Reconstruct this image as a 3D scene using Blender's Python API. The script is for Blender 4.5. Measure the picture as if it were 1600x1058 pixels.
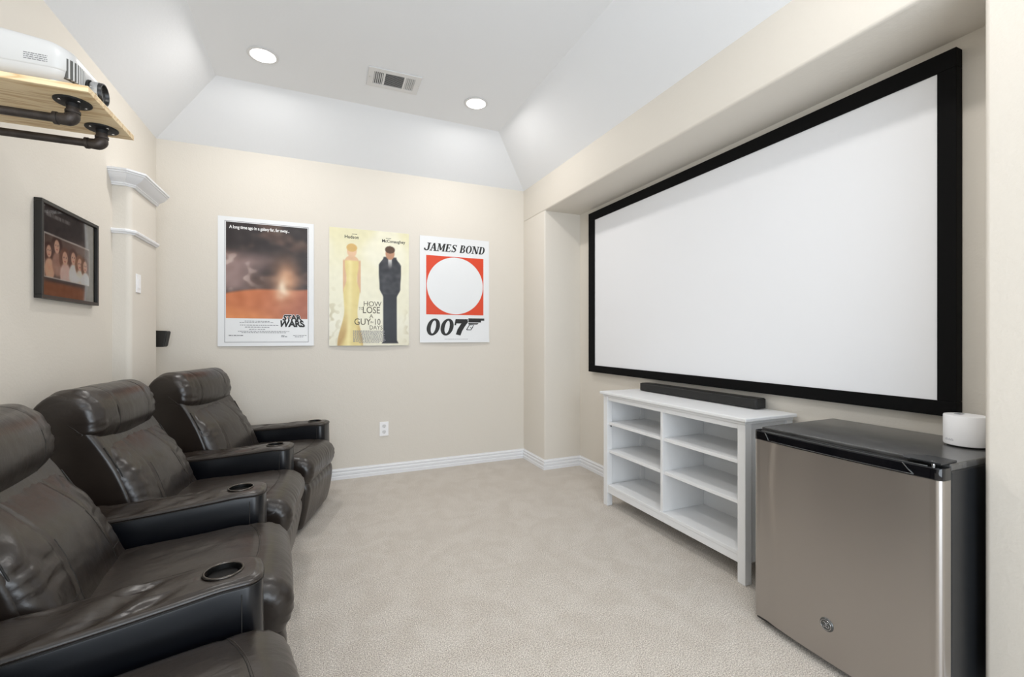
import bpy, bmesh, math, random
import numpy as np
from mathutils import Vector, Matrix, noise
from mathutils.bvhtree import BVHTree

for o in list(bpy.data.objects):
    bpy.data.objects.remove(o)
S = bpy.context.scene
COL = S.collection
PI = math.pi
R = math.radians

# ------------------------------------------------------------------ camera, world, light, exposure
CAM_H = 1.24
YAW = math.atan(302 / 695.0)
cd = bpy.data.cameras.new('camera')
cam = bpy.data.objects.new('camera', cd)
COL.objects.link(cam)
cam.location = (0, 0, CAM_H)
cam.rotation_euler = (PI / 2, 0, -YAW)
cd.sensor_width = 36.0
cd.lens = 695.0 / 1600 * 36
cd.shift_y = -2 / 1600
cd.clip_start = 0.02
S.camera = cam

S.view_settings.view_transform = 'Standard'
S.view_settings.look = 'None'
S.view_settings.gamma = 1
S.view_settings.use_curve_mapping = False
S.view_settings.exposure = 0.35

w = bpy.data.worlds.new('world')
S.world = w
w.use_nodes = True
w.node_tree.nodes['Background'].inputs[0].default_value = (0.75, 0.87, 1.0, 1)
w.node_tree.nodes['Background'].inputs[1].default_value = 1.0


def area(name, loc, rot, sx, sy, power, color, shape='RECTANGLE', spread=180):
    ld = bpy.data.lights.new(name, 'AREA')
    ld.shape = shape
    ld.size = sx
    ld.size_y = sy
    ld.energy = power
    ld.color = color
    ld.spread = R(spread)
    o = bpy.data.objects.new(name, ld)
    COL.objects.link(o)
    o.location = loc
    o.rotation_euler = rot
    return o


# added daylight-coloured fill lamp behind the camera, tilted up to brighten the ceiling
area('rear_fill', (0.35, -1.62, 1.15), (R(118), 0, 0), 2.3, 2.1, 53, (0.86, 0.93, 1.0))
CANS = [(-0.333, 3.307), (1.134, 3.318), (-0.333, 0.75), (1.134, 0.75)]
for cx_, cy_ in CANS:
    area('downlight_beam', (cx_, cy_, 3.066), (0, 0, 0), 0.15, 0.15, 7.4, (1.0, 0.965, 0.92), 'DISK', 180)

# ------------------------------------------------------------------ room dimensions
XL, XR, XN = -1.128, 1.94, 2.33          # left wall, right wall, back of the screen niche
YB, YR = 4.16, -1.5                      # back wall, rear wall
ZW, ZC, INS = 2.745, 3.08, 0.466         # wall top, flat ceiling, inset of the slopes
NY0, NY1, NZ = 0.70, 3.70, 2.427         # niche
PY0, PY1, PX = 3.376, 3.845, -1.037      # pilaster


# ------------------------------------------------------------------ materials
def srgb(r, g, b):
    def f(c):
        c /= 255.0
        return c / 12.92 if c <= 0.04045 else ((c + 0.055) / 1.055) ** 2.4
    return (f(r), f(g), f(b), 1)


def mat(name, col, rough=0.5, metal=0.0, spec=0.5, bump=None, var=None, coat=0.0, coat_rough=0.1, bump2=None, aniso=0.0):
    """bump = (scale, strength, detail, distance) ; var = (scale, colour2, detail, stretch)"""
    m = bpy.data.materials.new(name)
    m.use_nodes = True
    nt = m.node_tree
    b = nt.nodes['Principled BSDF']
    b.inputs['Base Color'].default_value = col
    b.inputs['Roughness'].default_value = rough
    b.inputs['Metallic'].default_value = metal
    b.inputs['Specular IOR Level'].default_value = spec
    b.inputs['Coat Weight'].default_value = coat
    b.inputs['Coat Roughness'].default_value = coat_rough
    b.inputs['Anisotropic'].default_value = aniso
    tc = nt.nodes.new('ShaderNodeTexCoord')
    last = None
    for bp in (bump, bump2):
        if not bp:
            continue
        mp = nt.nodes.new('ShaderNodeMapping')
        if len(bp) > 4:
            mp.inputs['Scale'].default_value = bp[4]
        nz = nt.nodes.new('ShaderNodeTexNoise')
        nz.inputs['Scale'].default_value = bp[0]
        nz.inputs['Detail'].default_value = bp[2]
        bu = nt.nodes.new('ShaderNodeBump')
        bu.inputs['Strength'].default_value = bp[1]
        bu.inputs['Distance'].default_value = bp[3]
        nt.links.new(tc.outputs['Object'], mp.inputs[0])
        nt.links.new(mp.outputs[0], nz.inputs['Vector'])
        nt.links.new(nz.outputs[0], bu.inputs['Height'])
        if last:
            nt.links.new(last.outputs[0], bu.inputs['Normal'])
        last = bu
    if last:
        nt.links.new(last.outputs[0], b.inputs['Normal'])
    if var:
        mp = nt.nodes.new('ShaderNodeMapping')
        mp.inputs['Scale'].default_value = var[3] if len(var) > 3 else (1, 1, 1)
        nz = nt.nodes.new('ShaderNodeTexNoise')
        nz.inputs['Scale'].default_value = var[0]
        nz.inputs['Detail'].default_value = var[2]
        rp = nt.nodes.new('ShaderNodeValToRGB')
        rp.color_ramp.elements[0].position = 0.3
        rp.color_ramp.elements[1].position = 0.7
        rp.color_ramp.elements[0].color = col
        rp.color_ramp.elements[1].color = var[1]
        nt.links.new(tc.outputs['Object'], mp.inputs[0])
        nt.links.new(mp.outputs[0], nz.inputs['Vector'])
        nt.links.new(nz.outputs[0], rp.inputs[0])
        nt.links.new(rp.outputs[0], b.inputs['Base Color'])
    return m


def emis(name, col, st):
    m = bpy.data.materials.new(name)
    m.use_nodes = True
    nt = m.node_tree
    nt.nodes.clear()
    e = nt.nodes.new('ShaderNodeEmission')
    e.inputs[0].default_value = col
    e.inputs[1].default_value = st
    o = nt.nodes.new('ShaderNodeOutputMaterial')
    nt.links.new(e.outputs[0], o.inputs[0])
    return m


def attr_mat(name, rough, spec=0.5):
    m = mat(name, (1, 1, 1, 1), rough, spec=spec)
    nt = m.node_tree
    a = nt.nodes.new('ShaderNodeVertexColor')
    a.layer_name = 'print'
    nt.links.new(a.outputs[0], nt.nodes['Principled BSDF'].inputs['Base Color'])
    return m


M = {}
M['wall'] = mat('painted_wall', srgb(225, 219, 209), 0.62, spec=0.25, bump=(95, 0.16, 4, 0.004), bump2=(28, 0.10, 2, 0.006))
M['ceiling'] = mat('ceiling_paint', srgb(243, 245, 248), 0.75, spec=0.2, bump=(60, 0.10, 3, 0.005))
M['trim'] = mat('white_trim_paint', srgb(238, 239, 242), 0.35, spec=0.4)
M['white'] = mat('white_lacquer', srgb(236, 237, 238), 0.4, spec=0.4, bump=(40, 0.03, 3, 0.002))
M['plastic'] = mat('white_plastic', srgb(226, 226, 226), 0.35)
M['projector'] = mat('projector_shell', srgb(206, 206, 205), 0.35)
M['snow'] = mat('bright_white_plastic', srgb(250, 250, 252), 0.35)
M['slot'] = mat('dark_slot', (0.02, 0.02, 0.02, 1), 0.6)
M['ventdark'] = mat('duct_dark', (0.10, 0.10, 0.095, 1), 0.8)
M['blackframe'] = mat('black_velvet', (0.0035, 0.0035, 0.0037, 1), 0.85, spec=0.15)
M['screen'] = mat('screen_fabric', srgb(240, 241, 244), 0.85, spec=0.1)
M['leather'] = mat('brown_leather', (0.0150, 0.0104, 0.0080, 1), 0.31, spec=0.65, bump=(260, 0.10, 3, 0.002),
                   bump2=(9, 0.15, 3, 0.02, (1, 2.2, 1.2)), var=(6, (0.024, 0.0175, 0.0138, 1), 3))
M['vinyl'] = mat('black_vinyl', (0.003, 0.0038, 0.006, 1), 0.30, spec=0.5, bump=(300, 0.06, 2, 0.001))
M['stitch'] = mat('stitching', (0.05, 0.042, 0.036, 1), 0.5)
M['seam'] = mat('seam_dark', (0.008, 0.007, 0.006, 1), 0.6)
M['cup'] = mat('black_cup', (0.0015, 0.0015, 0.0015, 1), 0.5, spec=0.2)
M['cuprim'] = mat('dark_metal_rim', (0.10, 0.09, 0.08, 1), 0.22, metal=0.8)
M['pipe'] = mat('black_iron_pipe', (0.035, 0.029, 0.026, 1), 0.48, metal=0.55, bump=(160, 0.3, 4, 0.002), var=(30, (0.075, 0.062, 0.055, 1), 3))
M['flange'] = mat('black_flange', (0.016, 0.016, 0.017, 1), 0.5, metal=0.3, bump=(120, 0.2, 3, 0.002))
M['metal'] = mat('chrome', (0.6, 0.6, 0.6, 1), 0.2, metal=1)
M['steel'] = mat('brushed_steel', (0.46, 0.43, 0.405, 1), 0.29, metal=1.0, aniso=0.9,
                 bump=(30, 0.03, 3, 0.002, (1, 1, 40)), bump2=(2.2, 0.05, 1, 0.03, (1, 1, 1.2)))
_n = M['steel'].node_tree
_t = _n.nodes.new('ShaderNodeTangent'); _t.direction_type = 'RADIAL'; _t.axis = 'Z'
_n.nodes['Principled BSDF'].inputs['Anisotropic Rotation'].default_value = 0.25
_n.links.new(_t.outputs[0], _n.nodes['Principled BSDF'].inputs['Tangent'])
M['fridgeblack'] = mat('black_enamel', (0.010, 0.0115, 0.014, 1), 0.36, spec=0.5, bump=(350, 0.06, 2, 0.001))
M['glossblack'] = mat('gloss_black_plastic', (0.004, 0.004, 0.005, 1), 0.10, spec=0.6)
M['fridgetop'] = mat('dusty_black_top', (0.030, 0.030, 0.030, 1), 0.24, spec=0.8, var=(9, (0.085, 0.085, 0.084, 1), 6, (3, 1, 1)))
M['soundbar'] = mat('soundbar_fabric', (0.014, 0.014, 0.014, 1), 0.7, bump=(600, 0.3, 1, 0.001))
M['darkgloss'] = mat('satin_black', (0.012, 0.012, 0.012, 1), 0.35)
M['framewood'] = mat('espresso_frame', (0.010, 0.0085, 0.007, 1), 0.4)
M['greyfabric'] = mat('grey_top', srgb(132, 133, 140), 0.6)
M['badge'] = mat('grey_badge', (0.12, 0.125, 0.125, 1), 0.3, metal=0.8)
M['ink'] = mat('black_ink', (0.012, 0.012, 0.012, 1), 0.5)
M['greyink'] = mat('grey_ink', (0.22, 0.22, 0.24, 1), 0.5)
M['brownink'] = mat('brown_ink', (0.09, 0.075, 0.05, 1), 0.5)
M['whiteink'] = mat('white_ink', (0.85, 0.85, 0.85, 1), 0.5)
M['red'] = mat('orange_red_ink', srgb(222, 70, 34), 0.45)
M['paper'] = mat('poster_paper', srgb(236, 238, 240), 0.35, spec=0.4)
M['print'] = attr_mat('poster_print', 0.32, 0.45)
M['photo'] = attr_mat('photo_print', 0.3, 0.4)
M['lampglow'] = emis('lamp_glow', (1.0, 0.96, 0.9, 1), 9.0)
M['sphole'] = mat('bronze_glass_lens', (0.02, 0.02, 0.025, 1), 0.05, coat=1.0)


def wood():
    m = mat('pine_wood', srgb(225, 196, 150), 0.5, spec=0.35)
    nt = m.node_tree
    b = nt.nodes['Principled BSDF']
    tc = nt.nodes.new('ShaderNodeTexCoord')
    mp = nt.nodes.new('ShaderNodeMapping')
    mp.inputs['Scale'].default_value = (1.2, 14, 14)
    nz = nt.nodes.new('ShaderNodeTexNoise')
    nz.inputs['Scale'].default_value = 2.5
    nz.inputs['Detail'].default_value = 3
    nz.inputs['Distortion'].default_value = 0.6
    wv = nt.nodes.new('ShaderNodeMath')
    wv.operation = 'MULTIPLY'
    wv.inputs[1].default_value = 9
    fr = nt.nodes.new('ShaderNodeMath')
    fr.operation = 'PINGPONG'
    fr.inputs[1].default_value = 1.0
    rp = nt.nodes.new('ShaderNodeValToRGB')
    rp.color_ramp.elements[0].color = srgb(243, 220, 180)
    rp.color_ramp.elements[1].color = srgb(214, 180, 132)
    rp.color_ramp.elements[0].position = 0.45
    L = nt.links.new
    L(tc.outputs['Object'], mp.inputs[0]); L(mp.outputs[0], nz.inputs['Vector'])
    L(nz.outputs[0], wv.inputs[0]); L(wv.outputs[0], fr.inputs[0]); L(fr.outputs[0], rp.inputs[0])
    L(rp.outputs[0], b.inputs['Base Color'])
    return m


M['wood'] = wood()


def carpet():
    m = mat('beige_carpet', srgb(196, 184, 170), 0.95, spec=0.05)
    nt = m.node_tree
    b = nt.nodes['Principled BSDF']
    b.inputs['Sheen Weight'].default_value = 0.25
    L = nt.links.new
    tc = nt.nodes.new('ShaderNodeTexCoord')
    n1 = nt.nodes.new('ShaderNodeTexNoise'); n1.inputs['Scale'].default_value = 215; n1.inputs['Detail'].default_value = 4
    n2 = nt.nodes.new('ShaderNodeTexNoise'); n2.inputs['Scale'].default_value = 7; n2.inputs['Detail'].default_value = 5
    n2.inputs['Distortion'].default_value = 0.8
    r1 = nt.nodes.new('ShaderNodeValToRGB')
    r1.color_ramp.elements[0].position = 0.36; r1.color_ramp.elements[1].position = 0.66
    r1.color_ramp.elements[0].color = srgb(166, 157, 147); r1.color_ramp.elements[1].color = srgb(248, 241, 232)
    r2 = nt.nodes.new('ShaderNodeValToRGB')
    r2.color_ramp.elements[0].position = 0.38; r2.color_ramp.elements[1].position = 0.62
    r2.color_ramp.elements[0].color = (0.92, 0.908, 0.895, 1); r2.color_ramp.elements[1].color = (1, 1, 1, 1)
    mx = nt.nodes.new('ShaderNodeMix'); mx.data_type = 'RGBA'; mx.blend_type = 'MULTIPLY'
    mx.inputs[0].default_value = 1
    bu = nt.nodes.new('ShaderNodeBump'); bu.inputs['Strength'].default_value = 0.7; bu.inputs['Distance'].default_value = 0.008
    L(tc.outputs['Object'], n1.inputs['Vector']); L(tc.outputs['Object'], n2.inputs['Vector'])
    L(n1.outputs[0], r1.inputs[0]); L(n2.outputs[0], r2.inputs[0])
    L(r1.outputs[0], mx.inputs[6]); L(r2.outputs[0], mx.inputs[7]); L(mx.outputs[2], b.inputs['Base Color'])
    L(n1.outputs[0], bu.inputs['Height']); L(bu.outputs[0], b.inputs['Normal'])
    return m


M['carpet'] = carpet()


def pane_mat():
    m = bpy.data.materials.new('picture_glass')
    m.use_nodes = True
    nt = m.node_tree
    nt.nodes.clear()
    t = nt.nodes.new('ShaderNodeBsdfTransparent')
    g = nt.nodes.new('ShaderNodeBsdfGlossy'); g.inputs['Roughness'].default_value = 0.01
    fz = nt.nodes.new('ShaderNodeFresnel'); fz.inputs[0].default_value = 1.5
    mx = nt.nodes.new('ShaderNodeMixShader')
    o = nt.nodes.new('ShaderNodeOutputMaterial')
    nt.links.new(fz.outputs[0], mx.inputs[0]); nt.links.new(t.outputs[0], mx.inputs[1])
    nt.links.new(g.outputs[0], mx.inputs[2]); nt.links.new(mx.outputs[0], o.inputs[0])
    return m


M['pane'] = pane_mat()


# ------------------------------------------------------------------ object helpers
def mesh_obj(name, verts, faces, m, parent=None, smooth=False, loc=None, rot=None, kind=None, bevel=0, auto=None):
    me = bpy.data.meshes.new(name)
    me.from_pydata([tuple(v) for v in verts], [], faces)
    me.update()
    return link(name, me, m, parent, smooth, loc, rot, kind, bevel, auto)


def link(name, me, m, parent=None, smooth=False, loc=None, rot=None, kind=None, bevel=0, auto=None):
    if m is not None:
        me.materials.clear()
        me.materials.append(M[m] if isinstance(m, str) else m)
    o = bpy.data.objects.new(name, me)
    COL.objects.link(o)
    if parent is not None:
        o.parent = parent
    if loc is not None:
        o.location = loc
    if rot is not None:
        o.rotation_euler = rot
    if smooth:
        me.polygons.foreach_set('use_smooth', [True] * len(me.polygons))
    if auto is not None:
        me.polygons.foreach_set('use_smooth', [True] * len(me.polygons))
        bm = bmesh.new(); bm.from_mesh(me)
        for e in bm.edges:
            if len(e.link_faces) == 2 and e.calc_face_angle(0) > R(auto):
                e.smooth = False
        bm.to_mesh(me); bm.free()
    if kind:
        o['kind'] = kind
    if bevel:
        md = o.modifiers.new('bevel', 'BEVEL'); md.width = bevel; md.segments = 2; md.limit_method = 'ANGLE'
    return o


def empty(name, loc=(0, 0, 0), rz=0, label=None, cat=None, group=None):
    o = bpy.data.objects.new(name, None)
    COL.objects.link(o)
    o.location = loc
    o.rotation_euler = (0, 0, rz)
    o.empty_display_size = 0.05
    tag(o, label, cat, group)
    return o


def tag(o, label=None, cat=None, group=None):
    if label: o['label'] = label
    if cat: o['category'] = cat
    if group: o['group'] = group
    return o


class G:
    """gathers raw geometry"""
    def __init__(s):
        s.v = []; s.f = []

    def add(s, v, f):
        n = len(s.v)
        s.v += [tuple(p) for p in v]
        s.f += [tuple(i + n for i in q) for q in f]
        return s

    def box(s, x0, x1, y0, y1, z0, z1):
        return s.add([(x0, y0, z0), (x1, y0, z0), (x1, y1, z0), (x0, y1, z0), (x0, y0, z1), (x1, y0, z1), (x1, y1, z1), (x0, y1, z1)],
                     [(0, 3, 2, 1), (4, 5, 6, 7), (0, 1, 5, 4), (1, 2, 6, 5), (2, 3, 7, 6), (3, 0, 4, 7)])

    def quad(s, *p):
        return s.add(p, [tuple(range(len(p)))])

    def tube(s, pts, r, n=12, caps=True, closed=False):
        pts = [Vector(p) for p in pts]
        rr = r if isinstance(r, (list, tuple)) else [r] * len(pts)
        rings = []
        up = None
        N = len(pts)
        for i, p in enumerate(pts):
            if closed:
                t = pts[(i + 1) % N] - pts[i - 1]
            else:
                t = pts[min(i + 1, N - 1)] - pts[max(i - 1, 0)]
            t.normalize()
            if up is None:
                up = Vector((0, 0, 1)) if abs(t.z) < 0.9 else Vector((1, 0, 0))
            a = (up - t * up.dot(t)).normalized()
            up = a
            b = t.cross(a)
            rings.append([p + (a * math.cos(2 * PI * k / n) + b * math.sin(2 * PI * k / n)) * rr[i] for k in range(n)])
        v = [q for rg in rings for q in rg]
        f = []
        m = N if closed else N - 1
        for i in range(m):
            j = (i + 1) % N
            for k in range(n):
                f.append((i * n + k, i * n + (k + 1) % n, j * n + (k + 1) % n, j * n + k))
        if caps and not closed:
            f.append(tuple(range(n))[::-1])
            f.append(tuple((N - 1) * n + k for k in range(n)))
        return s.add(v, f)

    def lathe(s, prof, n=40, origin=(0, 0, 0), axis='z'):
        """prof: list of (r, h)"""
        v = []
        for r, h in prof:
            for k in range(n):
                a = 2 * PI * k / n
                p = (r * math.cos(a), r * math.sin(a), h)
                if axis == 'x':
                    p = (h, r * math.cos(a), r * math.sin(a))
                elif axis == '-z':
                    p = (p[0], p[1], -h)
                v.append((p[0] + origin[0], p[1] + origin[1], p[2] + origin[2]))
        f = []
        for i in range(len(prof) - 1):
            for k in range(n):
                f.append((i * n + k, i * n + (k + 1) % n, (i + 1) * n + (k + 1) % n, (i + 1) * n + k))
        if prof[0][0] > 1e-6:
            f.append(tuple(range(n))[::-1])
        if prof[-1][0] > 1e-6:
            f.append(tuple((len(prof) - 1) * n + k for k in range(n)))
        return s.add(v, f)

    def obj(s, name, m, parent=None, **k):
        o = mesh_obj(name, s.v, s.f, m, parent, **k)
        bm = bmesh.new(); bm.from_mesh(o.data)
        bmesh.ops.recalc_face_normals(bm, faces=bm.faces)
        bm.to_mesh(o.data); bm.free()
        return o


def sweep(path, prof, closed_profile=True):
    """sweep profile [(out, z)] along a plan path [(x,y)] ; 'out' is to the left of the travel direction; mitred"""
    n = len(path)
    g = G()
    rows = []
    for i in range(n):
        p = Vector(path[i])
        if i == 0:
            d = (Vector(path[1]) - p).normalized(); nrm = Vector((-d.y, d.x)); k = 1
        elif i == n - 1:
            d = (p - Vector(path[i - 1])).normalized(); nrm = Vector((-d.y, d.x)); k = 1
        else:
            d0 = (p - Vector(path[i - 1])).normalized(); d1 = (Vector(path[i + 1]) - p).normalized()
            n0 = Vector((-d0.y, d0.x)); n1 = Vector((-d1.y, d1.x))
            nrm = (n0 + n1).normalized(); k = 1 / max(0.2, nrm.dot(n0))
        rows.append([(p.x + nrm.x * o * k, p.y + nrm.y * o * k, z) for o, z in prof])
    m = len(prof)
    v = [q for r in rows for q in r]
    f = []
    for i in range(n - 1):
        for j in range(m if closed_profile else m - 1):
            f.append((i * m + j, i * m + (j + 1) % m, (i + 1) * m + (j + 1) % m, (i + 1) * m + j))
    f.append(tuple(range(m))); f.append(tuple((n - 1) * m + j for j in range(m))[::-1])
    g.add(v, f)
    return g


# ------------------------------------------------------------------ the room shell
g = G(); g.box(XL - 0.15, XN + 0.15, YR - 0.12, YB + 0.15, -0.1, 0)
fl = g.obj('floor', 'carpet', kind='structure')

g = G(); g.box(XL - 0.15, XN + 0.15, YB, YB + 0.12, 0, ZW + 0.4)
g.obj('wall_back', 'wall', kind='structure')

# left wall, pilaster with eased corners grown out of it
def arc(cx, cy, r, a0, a1, n=5):
    return [(cx + r * math.cos(R(a0 + (a1 - a0) * i / n)), cy + r * math.sin(R(a0 + (a1 - a0) * i / n))) for i in range(n + 1)]

pb = 0.03
outline = [(XL, YR), (XL, PY0)] + arc(PX - pb, PY0 + pb, pb, -90, 0) + arc(PX - pb, PY1 - pb, pb, 0, 90) + [(XL, PY1), (XL, YB), (XL - 0.12, YB), (XL - 0.12, YR)]
def prism(outl, z0, z1):
    n = len(outl)
    v = [(x, y, z0) for x, y in outl] + [(x, y, z1) for x, y in outl]
    f = [(i, (i + 1) % n, n + (i + 1) % n, n + i) for i in range(n)] + [tuple(range(n))[::-1], tuple(range(n, 2 * n))]
    return v, f
# wall plane to the ceiling, pilaster only below its cap
g = G(); g.box(XL - 0.12, XL, YR, YB, 0, ZW)
pil = [(XL - 0.01, PY0)] + arc(PX - pb, PY0 + pb, pb, -90, 0) + arc(PX - pb, PY1 - pb, pb, 0, 90) + [(XL - 0.01, PY1)]
g.add(*prism(pil, 0, 2.20))
g.obj('wall_left', 'wall', kind='structure', auto=35)

# right wall with the recessed screen niche; rounded drywall corners at its mouth
cr = 0.016
g = G()
rout = [(XR, YB), (XR, NY1 + cr)] + [(XR + cr - cr * math.cos(R(a)), NY1 + cr - cr * math.sin(R(a))) for a in (30, 60, 90)] + \
       [(XN, NY1), (XN + 0.12, NY1), (XN + 0.12, YB)]
g.add(*prism(rout, 0, NZ + 0.001))
rout = [(XR, YR), (XN + 0.12, YR), (XN + 0.12, NY0), (XN, NY0), (XR + cr, NY0)] + \
       [(XR + cr - cr * math.sin(R(a)), NY0 - cr + cr * math.cos(R(a))) for a in (30, 60)] + [(XR, NY0 - cr)]
g.add(*prism(rout, 0, NZ + 0.001))
g.box(XN, XN + 0.12, NY0, NY1, 0, NZ + 0.001)
# header
hp = [(XR, ZW), (XR, NZ + cr)] + [(XR + cr - cr * math.cos(R(a)), NZ + cr - cr * math.sin(R(a))) for a in (30, 60, 90)] + [(XN + 0.12, NZ), (XN + 0.12, ZW)]
n = len(hp)
g.add([(x, YR, z) for x, z in hp] + [(x, YB, z) for x, z in hp],
      [(i, (i + 1) % n, n + (i + 1) % n, n + i) for i in range(n)] + [tuple(range(n))[::-1], tuple(range(n, 2 * n))])
g.obj('wall_right', 'wall', kind='structure', auto=35)

# wall behind the camera, with an unseen opening added for the fill light
g = G()
g.box(XL - 0.12, -0.85, YR - 0.12, YR, 0, ZW)
g.box(1.55, XN + 0.12, YR - 0.12, YR, 0, ZW)
g.box(-0.85, 1.55, YR - 0.12, YR, 2.42, ZW)
g.obj('wall_rear', 'wall', kind='structure')

# tray ceiling
x0, x1, y0, y1 = XL, XR, YR, YB
a = INS
V = [(x0, y0, ZW), (x1, y0, ZW), (x1, y1, ZW), (x0, y1, ZW),
     (x0 + a, y0 + a, ZC), (x1 - a, y0 + a, ZC), (x1 - a, y1 - a, ZC), (x0 + a, y1 - a, ZC)]
F = [(4, 5, 6, 7), (0, 1, 5, 4), (1, 2, 6, 5), (2, 3, 7, 6), (3, 0, 4, 7)]
T = 0.12
n = len(V)
V2 = V + [(x, y, z + T) for x, y, z in V]
F2 = F + [tuple(n + i for i in q)[::-1] for q in F] + [(0, 1, 9, 8), (1, 2, 10, 9), (2, 3, 11, 10), (3, 0, 8, 11)]
mesh_obj('ceiling', V2, F2, 'ceiling', kind='structure')

# baseboards: stepped colonial profile
BB = [(0, 0), (0.018, 0), (0.018, 0.026), (0.010, 0.031), (0.010, 0.036), (0.0145, 0.039), (0.0145, 0.055), (0.0065, 0.062), (0.0065, 0.066), (0.0105, 0.069), (0.0105, 0.080), (0.003, 0.086), (0.003, 0.092), (0.0, 0.093)]
sweep([(XR, YB), (XL, YB)], BB).obj('baseboard_back', 'trim', kind='structure')
sweep([(XR, YR), (XR, NY0), (XN, NY0), (XN, NY1), (XR, NY1), (XR, YB)], BB).obj('baseboard_right', 'trim', kind='structure')
sweep([(XL, YB), (XL, PY1), (PX, PY1), (PX, PY0), (XL, PY0), (XL, YR)], BB).obj('baseboard_left', 'trim', kind='structure')

# pilaster crown cap and band
ch = 0.030
path = [(XL, PY1), (PX - ch, PY1), (PX, PY1 - ch), (PX, PY0 + ch), (PX - ch, PY0), (XL, PY0)]
crown = [(-0.02, 2.148), (0.010, 2.148), (0.013, 2.156), (0.017, 2.158), (0.017, 2.166), (0.024, 2.172), (0.032, 2.178), (0.042, 2.186), (0.052, 2.197),
         (0.060, 2.210), (0.065, 2.213), (0.065, 2.221), (0.072, 2.224), (0.072, 2.235), (-0.02, 2.235)]
c = sweep(path, crown).obj('trim_1', 'trim', kind='structure', auto=25)
band = [(-0.02, 1.862), (0.008, 1.862), (0.011, 1.868), (0.019, 1.874), (0.020, 1.884), (0.016, 1.890), (-0.02, 1.890)]
sweep(path, band).obj('trim_2', 'trim', kind='structure', auto=25)
g = G(); g.add(*prism([(XL - 0.02, PY0 - 0.01), (PX + 0.01, PY0 - 0.01), (PX + 0.01, PY1 + 0.01), (XL - 0.02, PY1 + 0.01)], 2.20, 2.2335))
g.obj('trim_3', 'trim', kind='structure')


# ------------------------------------------------------------------ recliners
def catmull(pts, n):
    m = len(pts)
    P = [Vector(p) for p in pts]
    out = []
    for i in range(m):
        p0, p1, p2, p3 = P[i - 1], P[i], P[(i + 1) % m], P[(i + 2) % m]
        for k in range(12):
            t = k / 12
            out.append(0.5 * ((2 * p1) + (p2 - p0) * t + (2 * p0 - 5 * p1 + 4 * p2 - p3) * t * t + (3 * p1 - p0 - 3 * p2 + p3) * t ** 3))
    # even resample
    L = [0]
    for i in range(len(out)):
        L.append(L[-1] + (out[(i + 1) % len(out)] - out[i]).length)
    tot = L[-1]
    res = []
    j = 0
    for k in range(n):
        s = tot * k / n
        while L[j + 1] < s:
            j += 1
        t = (s - L[j]) / max(1e-9, L[j + 1] - L[j])
        res.append(out[j].lerp(out[(j + 1) % len(out)], t))
    return res


def pillow(section, W, r, N=96, ny=44, disp=None, yc=0.0):
    sec = catmull(section, N)
    cen = sum(sec, Vector((0, 0))) / N
    area2 = sum(sec[i].x * sec[(i + 1) % N].y - sec[(i + 1) % N].x * sec[i].y for i in range(N))
    sgn = 1 if area2 > 0 else -1
    nrm = []
    for i in range(N):
        t = (sec[(i + 1) % N] - sec[i - 1]).normalized()
        nrm.append(Vector((t.y, -t.x)) * sgn)
    st = []
    na = 7
    for i in range(na):
        a = PI / 2 * (1 - i / na)
        st.append((-(W - r) - r * math.sin(a), r * (1 - math.cos(a))))
    for i in range(ny + 1):
        st.append((-(W - r) + 2 * (W - r) * i / ny, 0))
    for i in range(1, na + 1):
        a = PI / 2 * i / na
        st.append(((W - r) + r * math.sin(a), r * (1 - math.cos(a))))
    v = []
    # caps rings
    def ring(y, off, k=1.0, bul=0.0):
        for i in range(N):
            p = sec[i] - nrm[i] * off
            p = cen + (p - cen) * k
            q = Vector((p.x, y + bul + yc, p.y))
            if disp:
                nn = Vector((nrm[i].x, 0, nrm[i].y))
                d = disp(q.x, q.y - yc, q.z, nn)
                q = q + nn * d
            v.append(q)
    capk = [0.25, 0.5, 0.72, 0.88]
    for k in capk:
        ring(st[0][0], r, k, -0.006 * (1 - k))
    for y, off in st:
        ring(y, off)
    for k in capk[::-1]:
        ring(st[-1][0], r, k, 0.006 * (1 - k))
    rows = len(v) // N
    f = []
    for j in range(rows - 1):
        for i in range(N):
            f.append((j * N + i, j * N + (i + 1) % N, (j + 1) * N + (i + 1) % N, (j + 1) * N + i))
    f.append(tuple(range(N))[::-1]); f.append(tuple((rows - 1) * N + i for i in range(N)))
    return v, f


def build(name, vf, m, parent, smooth=True):
    o = mesh_obj(name, vf[0], vf[1], m, parent)
    bm = bmesh.new(); bm.from_mesh(o.data)
    bmesh.ops.recalc_face_normals(bm, faces=bm.faces)
    bm.to_mesh(o.data); bm.free()
    if smooth:
        o.data.polygons.foreach_set('use_smooth', [True] * len(o.data.polygons))
    return o


def bvh_of(vf):
    return BVHTree.FromPolygons([tuple(v) for v in vf[0]], vf[1])


def seam_line(bv, pts, direction, r=0.0016, lift=0.0):
    """tube laid on a surface: pts projected along direction"""
    d = Vector(direction).normalized()
    out = []
    for p in pts:
        h = bv.ray_cast(Vector(p) - d * 0.35, d)
        if h[0] is not None:
            out.append(h[0] - d * lift)
    g = G()
    if len(out) > 2:
        g.tube(out, r, 6)
    return g


def nz(x, y, z=0.0):
    return noise.noise(Vector((x, y, z)))


def wrinkle(t, w):  # sharp crease profile
    return -math.exp(-(t / w) ** 2)


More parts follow.
